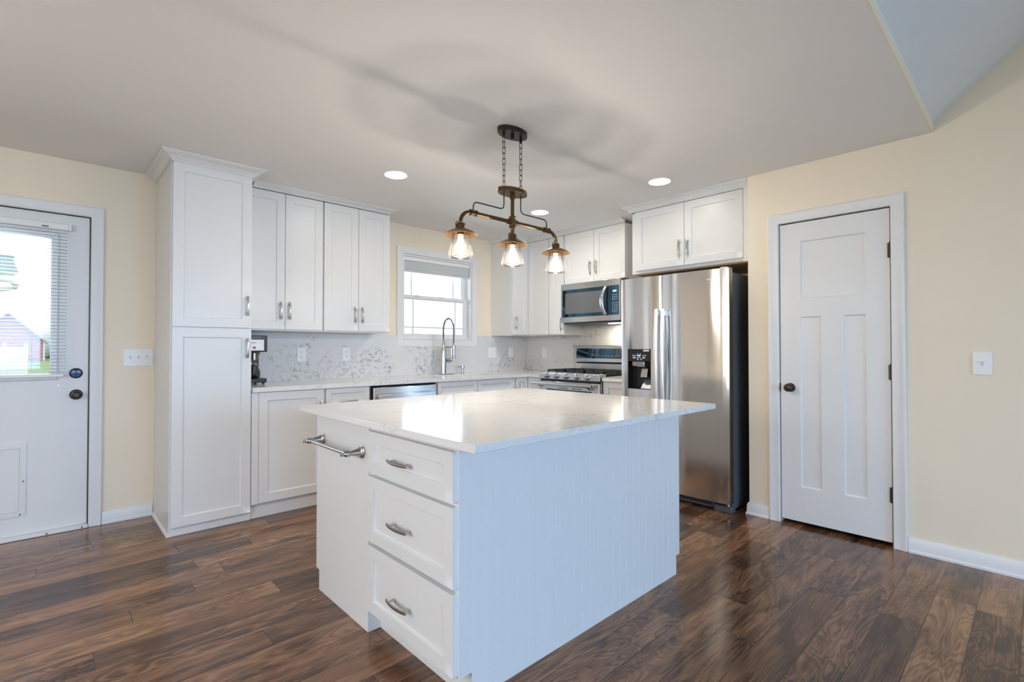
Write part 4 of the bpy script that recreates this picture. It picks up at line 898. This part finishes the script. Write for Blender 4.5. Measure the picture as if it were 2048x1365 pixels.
# ------------------------------------------------------------------ recessed ceiling lights
for (x, y), en, lb in (((1.818, 3.142), 2.8, 'round recessed ceiling light nearest the window wall cabinets'), ((3.320, 1.922), 1.7, 'round recessed ceiling light in front of the refrigerator cabinet'), ((3.283, 3.112), 8.0, 'round recessed ceiling light behind the pendant, near the microwave')):
    t = thing('recessed_light', lb, 'ceiling light', (x, y, CH), group='round recessed ceiling lights')
    obj('trim_ring', MB().lathe([(0.074, -0.0005), (0.086, -0.0005), (0.087, -0.003), (0.083, -0.006), (0.0785, -0.007), (0.074, -0.006)], seg=40, cap=False), M['plate'], t)
    obj('lens', MB().lathe([(0.0735, -0.0006), (0.0775, -0.0075), (0.05, -0.0095), (0.001, -0.0105)], seg=36), M['lens'], t)
    ld = bpy.data.lights.new('downlight', 'AREA'); ld.shape = 'DISK'; ld.size = 0.13; ld.energy = en; ld.color = (1.0, 0.92, 0.80)
    lo = bpy.data.objects.new('downlight', ld); COL.objects.link(lo); lo.location = (x, y, CH - 0.014)

# ------------------------------------------------------------------ outside
tag(obj('ground', MB().box(-80, 120, -90, 160, -0.6, -0.3), M['grass']), 'mown green lawn outside the glazed door', 'lawn', kind='structure')
bn = thing('barn', 'red gabled barn seen through the entry door blind, haze put into its pale colour', 'barn', (-2.95, 77.4, -0.3)); O = (-2.95, 77.4, -0.3)
obj('wall', MB().prism([(-5.9, -0.299), (0.0, -0.299), (0.0, 1.95), (-2.95, 4.95), (-5.9, 1.95)], 'y', 77.4, 86), M['barnred'], bn, org=O)
m = MB()
for s in (-1, 1): m.prism([(-2.95, 5.08), (-2.95 + s * 3.2, 1.80), (-2.95 + s * 3.2, 1.62), (-2.95, 4.955)], 'y', 77.0, 86.4)
obj('roof', m, M['roof'], bn, org=O)
obj('corner_board', MB().box(-0.12, 0.02, 77.33, 77.4, -0.29, 1.8), M['trim'], bn, org=O)
fn = thing('yard_fence', 'white privacy fence with capped posts in front of the red barn', 'fence', (-1.2, 30, -0.3)); O = (-1.2, 30, -0.3)
obj('boards', MB().box(-3.4, -0.62, 30.0, 30.04, -0.25, 1.22), M['trim'], fn, org=O)
for x in (-0.58, -1.22, -1.86, -2.5, -3.14):
    p_ = obj('post', MB().box(x - 0.06, x + 0.06, 29.92, 29.998, -0.299, 1.27), M['trim'], fn, org=O)
    obj('post_cap', MB().ball((x, 29.96, 1.33), 0.06, 12, 8), M['trim'], p_, org=O)
ln = thing('garden_lantern', 'lantern on a hook pole outside the door glass, paled in colour as if overexposed', 'lantern', (-0.285, 5.6, -0.3)); O = (-0.285, 5.6, 0)
obj('pole', MB().tube([(-0.62, 5.6, -0.299), (-0.62, 5.6, 2.1), (-0.56, 5.6, 2.24), (-0.40, 5.6, 2.27), (-0.31, 5.6, 2.20), (-0.285, 5.6, 2.06)], 0.010, 8), M['palegrey'], ln, org=(-0.285, 5.6, -0.3))
obj('cap', MB().lathe([(0.012, 2.05), (0.03, 2.02), (0.085, 1.95), (0.110, 1.925), (0.105, 1.920)], (-0.285, 5.6, 0), seg=24), M['palegrey'], ln, org=(-0.285, 5.6, -0.3))
lg = obj('lantern_glass', MB().lathe([(0.095, 1.919), (0.130, 1.800), (0.125, 1.795), (0.090, 1.915)], (-0.285, 5.6, 0), seg=24, cap=False), M['frost'], ln, org=(-0.285, 5.6, -0.3))
obj('base_ring', MB().tube([(-0.285 + 0.115 * math.cos(a), 5.6 + 0.115 * math.sin(a), 1.70 - 0.03 * math.sin(a)) for a in [2 * PI * i / 28 for i in range(28)]], 0.020, 10, loop=True).lathe([(0.105, 1.800), (0.112, 1.78), (0.08, 1.77)], (-0.285, 5.6, 0), seg=24), M['palegrey'], ln, org=(-0.285, 5.6, -0.3))
rnd = random.Random(3)
m = MB()
for i in range(150):
    x = -30 + i * 0.85 + rnd.uniform(-.5, .5); r = rnd.uniform(1.5, 2.3); m.ball((x, 92 + rnd.uniform(-3, 3), 1.2 + rnd.uniform(0, 0.8)), r, 8, 6, (1.2, 1, 1.1))
tag(obj('treeline', m, M['leaf']), 'hazy distant line of trees beyond the lawn', 'trees', kind='stuff')
